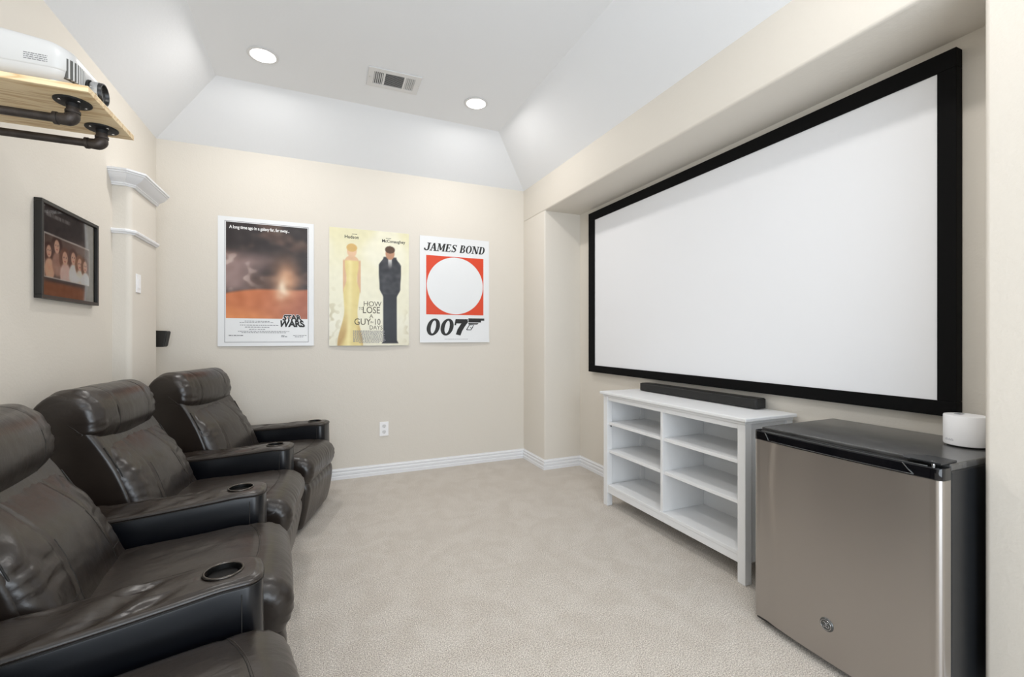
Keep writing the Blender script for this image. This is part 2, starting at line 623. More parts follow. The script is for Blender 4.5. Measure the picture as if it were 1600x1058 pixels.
SEAT = [(-.62, .40), (-.56, .452), (-.42, .470), (-.25, .478), (-.10, .486), (-.01, .484), (.048, .464), (.082, .422), (.086, .372), (.068, .325), (.035, .295),
        (-.05, .285), (-.30, .29), (-.55, .31)]
FOOT = [(.035, .335), (.064, .30), (.068, .25), (.052, .15), (.030, .06), (.012, .032), (-.012, .035), (-.02, .10), (-.015, .25), (0.0, .32)]
LUMB = [(-.43, .43), (-.455, .50), (-.49, .58), (-.535, .67), (-.602, .755), (-.652, .810), (-.675, .828), (-.72, .82), (-.70, .70), (-.66, .55), (-.60, .43), (-.50, .40)]
HEAD = [(-.672, .800), (-.648, .822), (-.634, .865), (-.638, .92), (-.658, .972), (-.692, 1.008), (-.74, 1.024), (-.80, 1.012), (-.85, .965), (-.865, .89),
        (-.83, .81), (-.76, .780)]
SHELL = [(-.480, .36), (-.505, .50), (-.555, .65), (-.620, .78), (-.668, .86), (-.690, .93), (-.712, .980), (-.755, 1.003), (-.81, .995), (-.862, .93), (-.885, .82), (-.885, .60),
         (-.87, .35), (-.80, .22), (-.62, .22)]
HW = 0.282


def make_recliner(k, ox, oy, th, near_arm, far_arm, label):
    seed = k * 17.3
    root = empty('recliner', (ox, oy, 0), th, label, 'recliner', 'row of home theater recliners')
    rng = random.Random(k)

    def d_seat(x, y, z, n):
        u = y / HW
        d = 0.0
        if n.z > 0.2:
            d += 0.020 * max(0, 1 - u * u) * n.z * (1 if x > -0.5 else max(0, (x + .62) / .12))
        e = max(0.0, abs(u) - 0.62) / 0.38
        if x > 0.0:                                   # gathered ends of the front roll
            ang = math.atan2(z - .38, x - 0.0)
            d += 0.0045 * e * e * math.sin(ang * 17 + seed + 3 * nz(x * 6, u * 3, seed))
            # fine pleats running down the front
            fr = math.exp(-((x - .09) / .035) ** 2)
            d += 0.0016 * fr * (1 - e) * math.sin(u * 44 + 4 * nz(u * 3, z * 9, seed)) * max(0, nz(u * 2.2, seed, 3) + .45)
        xs = -0.015 - 0.055 * u * u
        d += 0.0045 * wrinkle(x - xs, 0.011) if n.z > .3 else 0
        if n.z > 0.3 and x < 0:
            d += 0.0045 * nz(x * 5 + 2 * y, y * 14 + seed, 1) * (0.35 + 0.65 * e)
            q = nz(x * 9 + seed, y * 5, 4)
            d += 0.004 * wrinkle(q, 0.06) * max(0, nz(x * 2, y * 3, seed + 9) + .25)
        return d

    vf = pillow(SEAT, HW, 0.05, 110, 56, d_seat)
    seat = build('seat_cushion', vf, 'leather', root)
    bv = bvh_of(vf)
    pts = [(-0.015 - 0.055 * (y / HW) ** 2, y, .5) for y in np.linspace(-HW + .012, HW - .012, 60)]
    seam_line(bv, pts, (0, 0, -1), 0.0013).obj('seam', 'seam', seat, smooth=True)
    seam_line(bv, [(p[0] + .006, p[1], p[2]) for p in pts], (0, 0, -1), 0.0009, 0.0004).obj('stitching', 'stitch', seat, smooth=True)

    def d_foot(x, y, z, n):
        u = y / HW
        return 0.004 * nz(y * 6 + seed, z * 5, 2) + 0.002 * math.sin(u * 26 + seed) * max(0, (z - .2) / .15)
    vf = pillow(FOOT, HW - .004, 0.03, 60, 30, d_foot)
    build('footrest', vf, 'leather', root)

    g = G(); g.box(-.80, -.03, -.26, .26, .02, .285)
    g.obj('base', 'vinyl', root, bevel=.01)

    def d_shell(x, y, z, n):
        return 0.003 * nz(x * 7, z * 7 + seed, y * 3)
    vf = pillow(SHELL, HW + .001, 0.022, 90, 20, d_shell)
    shell = build('back_shell', vf, 'leather', root)

    def d_lumb(x, y, z, n):
        u = y / HW
        if n.x < 0.1:
            return 0
        d = 0.022 * max(0, 1 - u * u) * math.sin(max(0, min(1, (z - .42) / .40)) * PI)
        e = max(0, (abs(u) - .45)) / .55
        hh = (z - .66) / .18
        # puckers fanning from the sides below the head roll
        a = math.atan2(z - .58, abs(y) - .45)
        d += 0.0030 * e * math.sin(a * 34 + 4 * nz(y * 8, z * 8, seed)) * max(0, 1 - abs(hh - .1)) * (1.2 + nz(z * 6, y * 6, seed))
        d += 0.0035 * nz(y * 9 + seed, z * 8, 3) * (0.4 + e)
        d += 0.0035 * wrinkle(nz(y * 7 + seed, z * 12, 8), 0.07) * (0.3 + e)
        top = max(0, (z - .77) / .05)
        d += 0.004 * top * math.sin(u * 30 + 3 * nz(u * 3, seed, 1))
        # sewn side panels
        us = 0.42 + 0.18 * (0.80 - z) / 0.4
        d += 0.004 * wrinkle(abs(u) - us, 0.022)
        if abs(u) > us:
            d += 0.004 * wrinkle(z - (0.63 + .05 * (abs(u) - us)), 0.006)
        return d
    vf = pillow(LUMB, HW - .004, 0.05, 110, 60, d_lumb)
    lum = build('backrest', vf, 'leather', root)
    bv = bvh_of(vf)
    g = G()
    for sg in (-1, 1):
        a_ = seam_line(bv, [(0, sg * HW * (0.42 + 0.18 * (0.80 - z) / 0.4), z) for z in np.linspace(.46, .80, 40)], (-1, 0, -.25), 0.0013)
        b_ = seam_line(bv, [(0, sg * HW * uu, 0.63) for uu in np.linspace(.50, .93, 24)], (-1, 0, -.25), 0.0011)
        a_.obj('seam', 'seam', lum, smooth=True); b_.obj('seam', 'seam', lum, smooth=True)

    def d_head(x, y, z, n):
        u = y / HW
        d = 0.0
        d += 0.021 * max(0, 1 - u * u) * max(0, n.x)
        e = max(0, abs(u) - .48) / .52
        d += 0.0030 * e * wrinkle(nz(u * 3 + seed, z * 26, 5), 0.10) * 1.6
        d += 0.0018 * e * math.sin(z * 150 + 4 * nz(u * 3, z * 10, seed))
        d += 0.0035 * nz(y * 6 + seed, z * 7, x * 7)
        ws = abs(u) - .90
        d += 0.004 * wrinkle(ws, 0.03)
        d += 0.003 * wrinkle(abs(u) - .50 - .10 * nz(z * 4, seed, 2), 0.015)
        d -= 0.012 * max(0, abs(u) - .8) / .2 * max(0, n.z)
        return d
    vf = pillow(HEAD, HW + .002, 0.042, 96, 56, d_head)
    hd = build('headrest', vf, 'leather', root)
    bv = bvh_of(vf)
    g = G()
    for sg in (-1, 1):
        p_ = [(0, sg * HW * .50, z) for z in np.linspace(.80, 1.005, 30)]
        seam_line(bv, p_, (-1, 0, -.1), 0.0011).obj('seam', 'seam', hd, smooth=True)
        p_ = [(-.62 - .3 * t, sg * HW * .50, 1.0) for t in np.linspace(.15, .6, 14)]
        seam_line(bv, p_, (0, 0, -1), 0.0011).obj('seam', 'seam', hd, smooth=True)

    # side welts along the front edge of the back
    g = G()
    for sg in (-1, 1):
        pt = [Vector((x, sg * (HW - .012), z)) for x, z in [(-.486, .44), (-.520, .56), (-.567, .68), (-.620, .78)]]
        g = G(); g.tube(pt, 0.003, 8); g.obj('welt', 'seam', shell, smooth=True)

    Minv = (Matrix.Translation((ox, oy, 0)) @ Matrix.Rotation(th, 4, 'Z')).inverted()
    for (ax, ay, ath) in ([near_arm] if near_arm else []) + ([far_arm] if far_arm else []):
        make_arm(root, Minv @ Vector((ax, ay, 0)), ath - th, seed + ax * 7)
    return root


def make_arm(root, loc, rz, seed):
    Lb, wf, wb = 0.765, 0.080, 0.108
    rc = 0.042
    # outline, counter-clockwise, front at +x (x=0)
    out = []
    for i in range(10):
        a = R(-90 + 90 * i / 9); out.append((-rc + rc * math.cos(a), -(wf - rc) + rc * math.sin(a)))
    for i in range(1, 4):
        out.append((0.003 * math.sin(PI * i / 4), -(wf - rc) + 2 * (wf - rc) * i / 4))
    for i in range(10):
        a = R(90 * i / 9); out.append((-rc + rc * math.cos(a), (wf - rc) + rc * math.sin(a)))
    for i in range(1, 44):
        t = i / 44; out.append((-rc - (Lb - rc) * t, wf + (wb - wf) * t))
    for i in range(0, 9):
        out.append((-Lb, wb - 2 * wb * i / 8))
    for i in range(43, 0, -1):
        t = i / 44; out.append((-rc - (Lb - rc) * t, -(wf + (wb - wf) * t)))
    n = len(out)

    def zt(x, y):
        t = min(1, max(0, (-x - .10) / .60))
        t = t * (1.5 - .5 * t)
        return 0.594 - 0.040 * t
    hc = (-0.092, 0.0)
    hr = 0.042
    cen = Vector((-.35, 0))

    def inset(p, d):  # approximate inward offset
        q = Vector(p)
        nx = 0.0
        w_ = wf + (wb - wf) * max(0, (-q.x - rc)) / (Lb - rc)
        qy = q.y * (1 - d / w_)
        qx = q.x * 1.0
        if q.x > -rc: qx = q.x - d * (q.x + rc) / rc
        if q.x < -Lb + .001: qx = q.x + d * 0.2
        return (qx, qy)
    # side panels
    v = []; f = []
    lv = [0.03, 0.10, 0.25, 0.40, 0.50]
    for z in lv:
        for p in out:
            b = 0.0025 * math.sin((z - .03) / .5 * PI)
            q = inset(p, -b + (0.006 if z < .05 else 0))
            v.append((q[0], q[1], z))
    for dz, ins in ((-.022, .0006), (-.016, .003)):
        for p in out:
            q = inset(p, ins)
            v.append((q[0], q[1], zt(*p) + dz))
    rows = len(v) // n
    for j in range(rows - 1):
        for i in range(n):
            f.append((j * n + i, j * n + (i + 1) % n, (j + 1) * n + (i + 1) % n, (j + 1) * n + i))
    f.append(tuple(range(n))[::-1])
    arm = build('armrest', (v, f), 'vinyl', root)
    arm.location = loc
    arm.rotation_euler = (0, 0, rz)
    # top pad, annulus around the cup hole
    v = []; f = []
    def pad(x, y, ed):
        bk = min(1, max(0, (-x - .17) / .08))
        d = 0.006 * (1 - (y / wb) ** 2)
        ww = nz(x * 13 - y * 9 + seed, y * 5 + x * 2, seed)
        d += (0.013 * ww) * bk * ed
        d += 0.006 * wrinkle(nz(x * 7 - 6 * y, y * 4 + x * 3, seed + 5), 0.12) * bk * ed
        return d
    for dz, ins in ((-.0155, .002), (-.014, -.0012), (-.009, -.0014), (-.004, .0015), (-.001, .005), (0.0, .009)):
        for p in out:
            q = inset(p, ins)
            v.append((q[0], q[1], zt(*p) + dz))
    K = 20
    for j in range(1, K + 1):
        t = j / K
        for p in out:
            q = Vector(inset(p, .009))
            dr = (q - Vector(hc)); L = dr.length
            tgt = Vector(hc) + dr / L * (hr + .006)
            tt = t
            m_ = q.lerp(tgt, tt)
            ed = min(1, (q - m_).length / .03) * min(1, max(0, (m_ - tgt).length / .05))
            v.append((m_.x, m_.y, zt(m_.x, m_.y) + pad(m_.x, m_.y, ed) * min(1, t * 5)))
    for p in out:   # dips into the hole
        q = Vector(inset(p, .009)); dr = (q - Vector(hc)).normalized()
        m_ = Vector(hc) + dr * (hr + .001)
        v.append((m_.x, m_.y, zt(m_.x, m_.y) - .012))
    rows = len(v) // n
    for j in range(rows - 1):
        for i in range(n):
            f.append((j * n + i, j * n + (i + 1) % n, (j + 1) * n + (i + 1) % n, (j + 1) * n + i))
    padobj = build('armrest_pad', (v, f), 'leather', arm)
    # cup holder: flange ring and well
    zc = zt(*hc) + 0.006
    g = G(); g.lathe([(hr + .0005, -.012), (hr - .0005, -.004), (hr - .002, -.001), (hr - .003, -.004), (hr - .005, -.075), (hr - .010, -.082), (0, -.082)], 48, (hc[0], hc[1], zc))
    cup = g.obj('cup_holder', 'cup', arm, auto=40)
    g = G()
    g.tube([(hc[0] + (hr + .004) * math.cos(2 * PI * i / 48), hc[1] + (hr + .004) * math.sin(2 * PI * i / 48), zc + .0002) for i in range(48)], 0.0032, 10, closed=True)
    g.obj('cup_rim', 'cuprim', arm, smooth=True)
    # seam line and stitches round the top edge
    ed = [inset(p, -.0018) + (zt(*p) - .0165,) for p in out]
    g = G(); g.tube(ed, 0.0014, 6, closed=True); g.obj('seam', 'seam', arm, smooth=True)
    g = G()
    ed2 = [Vector(inset(p, -.0016) + (zt(*p) - .0095,)) for p in out]
    L = 0
    for i in range(n):
        a_, b_ = ed2[i], ed2[(i + 1) % n]
        if a_.x < -Lb + .01 and b_.x < -Lb + .01: continue
        m = max(1, int((b_ - a_).length / .0075))
        for s_ in range(m):
            p0 = a_.lerp(b_, (s_ + .15) / m); p1 = a_.lerp(b_, (s_ + .7) / m)
            g.tube([p0, p1], 0.0008, 4)
    g.obj('stitching', 'stitch', arm, kind='stuff')
    # vertical seams on the front corners
    g = G()
    for sy in (-1, 1):
        w_ = wf + .0016
        g = G(); g.tube([(-.05, sy * w_, .05), (-.05, sy * (w_ + .002), .3), (-.05, sy * w_, .56)], 0.0012, 6)
        g.obj('seam', 'seam', arm, smooth=True)


ARMS = [(.06, 3.69, R(-19)), (-.147, 2.985, R(-9.9)), (-.212, 2.20, R(0)), (-.148, 1.447, R(8.0)), (-.004, .700, R(14.5))]
LBL = ['brown leather recliner at the far end of the row, with both armrests showing',
       'brown leather recliner second from the back wall, in front of the pilaster',
       'brown leather recliner with the largest visible cupholder armrest, headrest cut by the left edge',
       'nearest brown leather recliner, only its rounded seat front showing at the bottom edge']
for k in range(4):
    A, B = ARMS[k], ARMS[k + 1]
    th = math.atan2(-(A[0] - B[0]), A[1] - B[1])
    back = .035 if k == 3 else 0.0
    make_recliner(k, (A[0] + B[0]) / 2 - back, (A[1] + B[1]) / 2, th, B, A if k == 0 else None, LBL[k])


# ------------------------------------------------------------------ projection screen
root = empty('projection_screen', (2.305, 2.19, 1.65), 0, 'wide white projection screen in a black velvet frame on the niche wall', 'projection screen')
def rel(g, o):
    g.v = [(x - o.location.x, y - o.location.y, z - o.location.z) for x, y, z in g.v]
    return g
SO = (0.90, 3.48, 0.925, 2.374)
SI = (0.960, 3.385, 0.986, 2.300)
fx0, fx1 = 2.28, 2.326
for (nm, ya, yb, za, zb) in (('top', SO[0], SO[1], SI[3], SO[3]), ('bottom', SO[0], SO[1], SO[2], SI[2])):
    g = G(); g.box(fx0, fx1, ya, yb, za, zb)
    rel(g, root).obj('frame_rail', 'blackframe', root, bevel=.002)
for (ya, yb) in ((SO[0], SI[0]), (SI[1], SO[1])):
    g = G(); g.box(fx0 + .0002, fx1, ya, yb, SI[2] + .0005, SI[3] - .0005)
    rel(g, root).obj('frame_rail', 'blackframe', root, bevel=.002)
g = G(); g.box(2.288, 2.292, SI[0] - .01, SI[1] + .01, SI[2] - .01, SI[3] + .01)
rel(g, root).obj('screen_fabric', 'screen', root)

# ------------------------------------------------------------------ shelf console
CX0, CX1, CY0, CY1, CZ = 1.945, 2.30, 1.566, 2.765, 0.838
root = empty('shelf_console', (2.12, 2.165, 0), 0, 'white open shelf console with six cubbies below the projection screen', 'console')
def cpart(name, boxes, m='white', bevel=.0015, parent=root):
    g = G()
    for b in boxes: g.box(*b)
    return rel(g, root).obj(name, m, parent, bevel=bevel)
cpart('top_board', [(1.926, 2.31, 1.548, 2.790, CZ - .019, CZ)], bevel=.004)
cpart('top_moulding', [(CX0 - .006, CX1, CY0 - .004, CY1 + .004, CZ - .034, CZ - .0195)], bevel=.003)
t = .045
for (x0_, x1_, y0_, y1_) in ((CX0, CX0 + t, CY0, CY0 + t), (CX0, CX0 + t, CY1 - t, CY1), (CX1 - t, CX1, CY0, CY0 + t), (CX1 - t, CX1, CY1 - t, CY1)):
    cpart('leg', [(x0_, x1_, y0_, y1_, 0.001, CZ - .0345)])
for y in (CY0 + .012, CY1 - .030):
    cpart('side_panel', [(CX0 + t, CX1 - t, y, y + .018, .10, CZ - .035)])
cpart('top_rail', [(CX0 + .004, CX0 + .024, CY0 + t, CY1 - t, .775, CZ - .035)])
cpart('bottom_rail', [(CX0 + .004, CX0 + .024, CY0 + t, CY1 - t, .098, .138)])
cpart('bottom_shelf', [(CX0 + .002, CX1 - .012, CY0 + t, CY1 - t, .1385, .158)])
cpart('divider', [(CX0 + .006, CX1 - .012, 2.150, 2.172, .1585, .7745)])
cpart('back_panel', [(CX1 - .010, CX1 - .004, CY0 + t, CY1 - t, .10, CZ - .035)])
for (y0_, y1_) in ((2.1725, CY1 - t - .001), (CY0 + t + .001, 2.1495)):
    for z in (.392, .597):
        cpart('shelf', [(CX0 + .012, CX1 - .012, y0_, y1_, z, z + .020)])
g = G()
for z in (.585,):
    g.lathe([(.0, 0), (.004, 0), (.004, .012), (0, .012)], 12, (CX0 + .03, CY1 - t - .006, z - .004))
rel(g, root).obj('shelf_pin', 'slot', root)

# soundbar
g = G()
sb = [(2.215, 1.742), (2.300, 2.705)]
def rbox(x0, x1, y0, y1, z0, z1, r, n=5):
    o = []
    for (cx, cy, a) in ((x1 - r, y0 + r, -90), (x1 - r, y1 - r, 0), (x0 + r, y1 - r, 90), (x0 + r, y0 + r, 180)):
        for i in range(n + 1):
            o.append((cx + r * math.cos(R(a + 90 * i / n)), cy + r * math.sin(R(a + 90 * i / n))))
    return prism(o, z0, z1)
root = empty('soundbar', (2.257, 2.22, CZ), 0, 'long black fabric soundbar lying on the white console', 'soundbar')
g = G(); g.add(*rbox(2.215, 2.300, 1.715, 2.690, CZ + .004, CZ + .058, .014)); rel(g, root).obj('grille_body', 'soundbar', root, bevel=.004)
g = G(); g.add(*rbox(2.225, 2.298, 1.724, 2.681, CZ + .0582, CZ + .0600, .010)); rel(g, root).obj('top_panel', 'darkgloss', root)
for y in (1.85, 2.60):
    g = G(); g.box(2.235, 2.285, y, y + .05, CZ + .0003, CZ + .0042); rel(g, root).obj('foot', 'slot', root)

# ------------------------------------------------------------------ compact refrigerator
FX, FY0, FY1, FH = 1.742, 0.722, 1.366, 0.845
root = empty('compact_refrigerator', (1.98, 1.04, 0), 0, 'compact refrigerator with stainless steel door and black cabinet at the right', 'refrigerator')
bx = FX + .062
g = G(); g.box(bx + .006, 2.300, FY0 + .004, FY1 - .004, .03, .822)
rel(g, root).obj('cabinet', 'fridgeblack', root, bevel=.006)
g = G(); g.box(bx - .004, 2.300, FY0, FY1, .8225, FH)
rel(g, root).obj('top_panel', 'fridgetop', root, bevel=.004)
for (x, y) in ((1.86, .78), (1.86, 1.30), (2.24, .78), (2.24, 1.30)):
    g = G(); g.lathe([(.018, .001), (.018, .028), (.012, .031)], 16, (x, y, 0)); rel(g, root).obj('foot', 'slot', root)
# bowed stainless door skin: plan outline extruded
W2 = (FY1 - FY0) / 2; yc = (FY0 + FY1) / 2
pl = []
er = .020
for i in range(9):
    a = R(0 + 90 * i / 8); pl.append((FX + .0055 + er - er * math.sin(a), yc - W2 + er - er * math.cos(a)))
for i in range(1, 90):
    u = -1 + 2 * i / 90
    pl.append((FX + .015 * u ** 2 - .0075, yc + u * (W2 - er)))
for i in range(9):
    a = R(90 - 90 * i / 8); pl.append((FX + .0055 + er - er * math.sin(a), yc + W2 - er + er * math.cos(a)))
n = len(pl)
zs = list(np.linspace(.034, .797, 40))
v = []
for z in zs:
    for i, (x, y) in enumerate(pl):
        dent = 0.0046 * math.exp(-((y - 1.292 - .010 * math.sin(z * 11 + 1.0)) / .028) ** 2)
        v.append((x + (.0012 * nz(y * 4, z * 3.2, 7) + dent) * (1 if 8 < i < n - 9 else 0), y, z))
for z in (zs[0], zs[-1]):
    v += [(bx - .008, yc - W2, z), (bx - .008, yc + W2, z)]
f = []
for j in range(len(zs) - 1):
    for i in range(n - 1):
        f.append((j * n + i, j * n + i + 1, (j + 1) * n + i + 1, (j + 1) * n + i))
b0 = len(zs) * n
f.append(tuple(range(n)) + (b0 + 1, b0)); f.append(tuple((len(zs) - 1) * n + i for i in range(n)) + (b0 + 3, b0 + 2))
f.append((b0, b0 + 1, b0 + 3, b0 + 2))
f.append(tuple(j * n for j in range(len(zs))) + (b0 + 2, b0)); f.append(tuple(j * n + n - 1 for j in range(len(zs))) + (b0 + 3, b0 + 1))
g = G(); g.add(v, f)
door = rel(g, root).obj('door', 'steel', root, auto=30)
g = G(); g.box(bx - .008, bx + .0055, FY0 + .012, FY1 - .012, .036, .818); rel(g, root).obj('gasket', 'slot', root)
g = G(); g.box(FX + .016, bx - .009, FY0 + .01, FY1 - .01, .020, .0335); rel(g, root).obj('door_bottom_strip', 'slot', root)
# black cap with the recessed pull along the top of the door
cap = []
cpl = [(x, y) for x, y in pl]
n = len(cpl)
def capx(i): return cpl[i]
v = []
lev = [(.7975, 0), (.800, -.0015), (.832, -.0015), (.8355, .001)]
for z, dx in lev:
    for i, (x, y) in enumerate(cpl):
        v.append((x + dx, y, z))
v2 = []
f = []
for j in range(3):
    for i in range(n - 1):
        f.append((j * n + i, j * n + i + 1, (j + 1) * n + i + 1, (j + 1) * n + i))
b0 = len(v)
for z in (.7975, .8355):
    v += [(bx - .008, yc - W2, z), (bx - .008, yc + W2, z)]
f.append(tuple(range(n)) + (b0 + 1, b0)); f.append(tuple(3 * n + i for i in range(n)) + (b0 + 3, b0 + 2))
f.append((b0, b0 + 1, b0 + 3, b0 + 2)); f.append((0, n, 2 * n, 3 * n, b0 + 2, b0)); f.append((n - 1, 2 * n - 1, 3 * n - 1, 4 * n - 1, b0 + 3, b0 + 1))
g = G(); g.add(v, f)
cp = rel(g, root).obj('door_cap', 'glossblack', root, auto=30)
# raised bevelled lips marking the handle recess
g = G()
def face(dy, dx=0.0):
    return FX + .015 * (dy / W2) ** 2 - .0075 - .0022 + dx
def lip(pts, r):
    g.tube([(face(dy, dx), yc + dy, z) for dy, z, dx in pts], r, 6)
lip([(.266, .8345, .002), (.256, .820, 0), (.246, .8035, -.0003)], .0020)
lip([(-.222, .8345, .002), (-.236, .818, 0), (-.252, .8035, -.0003)], .0020)
lip([(dy, .8030, 0) for dy in np.linspace(-.252, .246, 24)], .0014)
lip([(dy, .8370, .0045) for dy in np.linspace(-.285, .285, 24)], .0016)
rel(g, root).obj('handle_lip', 'badge', root, smooth=True)
g = G(); g.box(FX + .012, bx + .045, FY0 + .006, FY0 + .085, FH + .0002, FH + .006)
g.add(*prism([(FX + .012, FY0 + .03), (FX + .012, FY0 + .10), (FX + .03, FY0 + .115), (bx + .02, FY0 + .115), (bx + .03, FY0 + .085)], FH + .0002, FH + .004))
rel(g, root).obj('hinge', 'fridgeblack', root, bevel=.0015)
g = G(); g.lathe([(.005, .836), (.005, .8449), (.009, .8462), (.009, .850), (0, .852)], 16, (FX + .028, FY0 + .032, 0)); rel(g, root).obj('hinge_pin', 'metal', root, auto=30)
# oval badge with a faint script monogram
bc = (FX - .0078, 1.052, .170)
g = G(); g.lathe([(.0, -.0045), (.020, -.0045), (.0215, -.004), (.0245, -.0005), (.0245, .004)], 40, bc, axis='x')
bd = rel(g, root).obj('badge', 'badge', root, auto=40)
g = G()
g.tube([(bc[0] - .0052, bc[1] + .018 * math.cos(2 * PI * i / 40), bc[2] + .018 * math.sin(2 * PI * i / 40)) for i in range(40)], .0009, 5, closed=True)
g.tube([(bc[0] - .0052, bc[1] + .006 + .0055 * math.cos(a), bc[2] + .009 * math.sin(a)) for a in np.linspace(.6, 5.6, 16)], .0009, 5)
g.tube([(bc[0] - .0052, bc[1] + .001, bc[2] - .002), (bc[0] - .0052, bc[1] + .006, bc[2] - .002)], .0009, 5)
g.tube([(bc[0] - .0052, bc[1] - .006 + .0045 * math.cos(a), bc[2] + .0045 + .0045 * math.sin(a)) for a in np.linspace(1.9, -1.3, 8)][::-1], .0009, 5)
g.tube([(bc[0] - .0052, bc[1] - .006 + .0055 * math.cos(a), bc[2] - .0045 + .0045 * math.sin(a)) for a in np.linspace(-4.2, -.2, 10)], .0009, 5)
rel(g, root).obj('monogram', 'metal', bd, smooth=True)
# power cord lying behind, at the side of the cabinet
g = G()
cord = [(1.815 + .02 * math.sin(i * .5), .7175, .62 - .03 * i) for i in range(0)]

# white cylinder on the refrigerator
root = empty('smart_speaker', (2.158, .826, FH), 0, 'round white wireless speaker with grey top standing on the refrigerator', 'speaker')
rs = .060
g = G(); g.lathe([(rs - .006, .0045), (rs - .001, .006), (rs, .010), (rs, .108), (rs - .0015, .1115), (rs - .004, .112)], 64)
g.obj('housing', 'snow', root, auto=40)
g = G(); g.lathe([(rs - .0045, .1105), (rs - .010, .109), (0, .109)], 48); g.obj('top_disc', 'greyfabric', root, auto=50)
g = G(); g.lathe([(rs - .012, .0004), (rs - .010, .004), (0, .0042)], 48); g.obj('base_ring', 'slot', root)
g = G(); g.box(-.01, .025, .012, .03, .1093, .113); g.obj('control_pad', 'greyfabric', root, bevel=.001)
g = G()
a0 = math.atan2(-.826, -2.158)
for i in range(9):
    a = a0 - .55 - .075 * i * .8
    r_ = rs + .0003
    hgt = (.006, .009, .006, .008, .006, .006, .009, .006, .007)[i]
    g.quad((r_ * math.cos(a), r_ * math.sin(a), .0205), (r_ * math.cos(a - .035), r_ * math.sin(a - .035), .0205),
           (r_ * math.cos(a - .035), r_ * math.sin(a - .035), .0205 + hgt), (r_ * math.cos(a), r_ * math.sin(a), .0205 + hgt))
g.obj('lettering', mat('pale_grey_ink', srgb(200, 200, 206), .5), root)


# ------------------------------------------------------------------ text helper (built-in font, turned into plain mesh data)
def text_geo(s, size, bold=0.0, shear=0.0, sx=1.0, align='CENTER', spacing=1.0):
    c = bpy.data.curves.new('t', 'FONT')
    c.body = s; c.size = size; c.offset = bold; c.shear = shear; c.align_x = align; c.space_character = spacing
    c.resolution_u = 3
    o = bpy.data.objects.new('t', c)
    COL.objects.link(o)
    dg = bpy.context.evaluated_depsgraph_get()
    me = bpy.data.meshes.new_from_object(o.evaluated_get(dg))
    v = [(p.co.x * sx, p.co.y) for p in me.vertices]
    f = [tuple(p.vertices) for p in me.polygons]
    bpy.data.objects.remove(o); bpy.data.curves.remove(c); bpy.data.meshes.remove(me)
    return v, f


# ---- slab serif strokes for the bold lettering
def poly_stroke(pts, w):
    """pts list of (x,y), w width or list -> quads"""
    v = []; f = []
    n = len(pts)
    for i, p in enumerate(pts):
        a = Vector(pts[max(0, i - 1)]); b = Vector(pts[min(n - 1, i + 1)])
        d = (b - a).normalized(); nn = Vector((-d.y, d.x))
        ww = (w[i] if isinstance(w, (list, tuple)) else w) / 2
        q = Vector(p)
        v += [tuple(q + nn * ww), tuple(q - nn * ww)]
    for i in range(n - 1):
        f.append((2 * i, 2 * i + 1, 2 * i + 3, 2 * i + 2))
    return v, f


def ell(cx, cy, rx, ry, a0, a1, n=22):
    return [(cx + rx * math.cos(R(a0 + (a1 - a0) * i / n)), cy + ry * math.sin(R(a0 + (a1 - a0) * i / n))) for i in range(n + 1)]


def ringp(cx, cy, rx, ry, ix, iy, a0=0, a1=360, n=36):
    o = ell(cx, cy, rx, ry, a0, a1, n); i_ = ell(cx, cy, ix, iy, a0, a1, n)
    v = []
    for a, b in zip(o, i_): v += [a, b]
    return v, [(2 * k, 2 * k + 1, 2 * k + 3, 2 * k + 2) for k in range(n)]


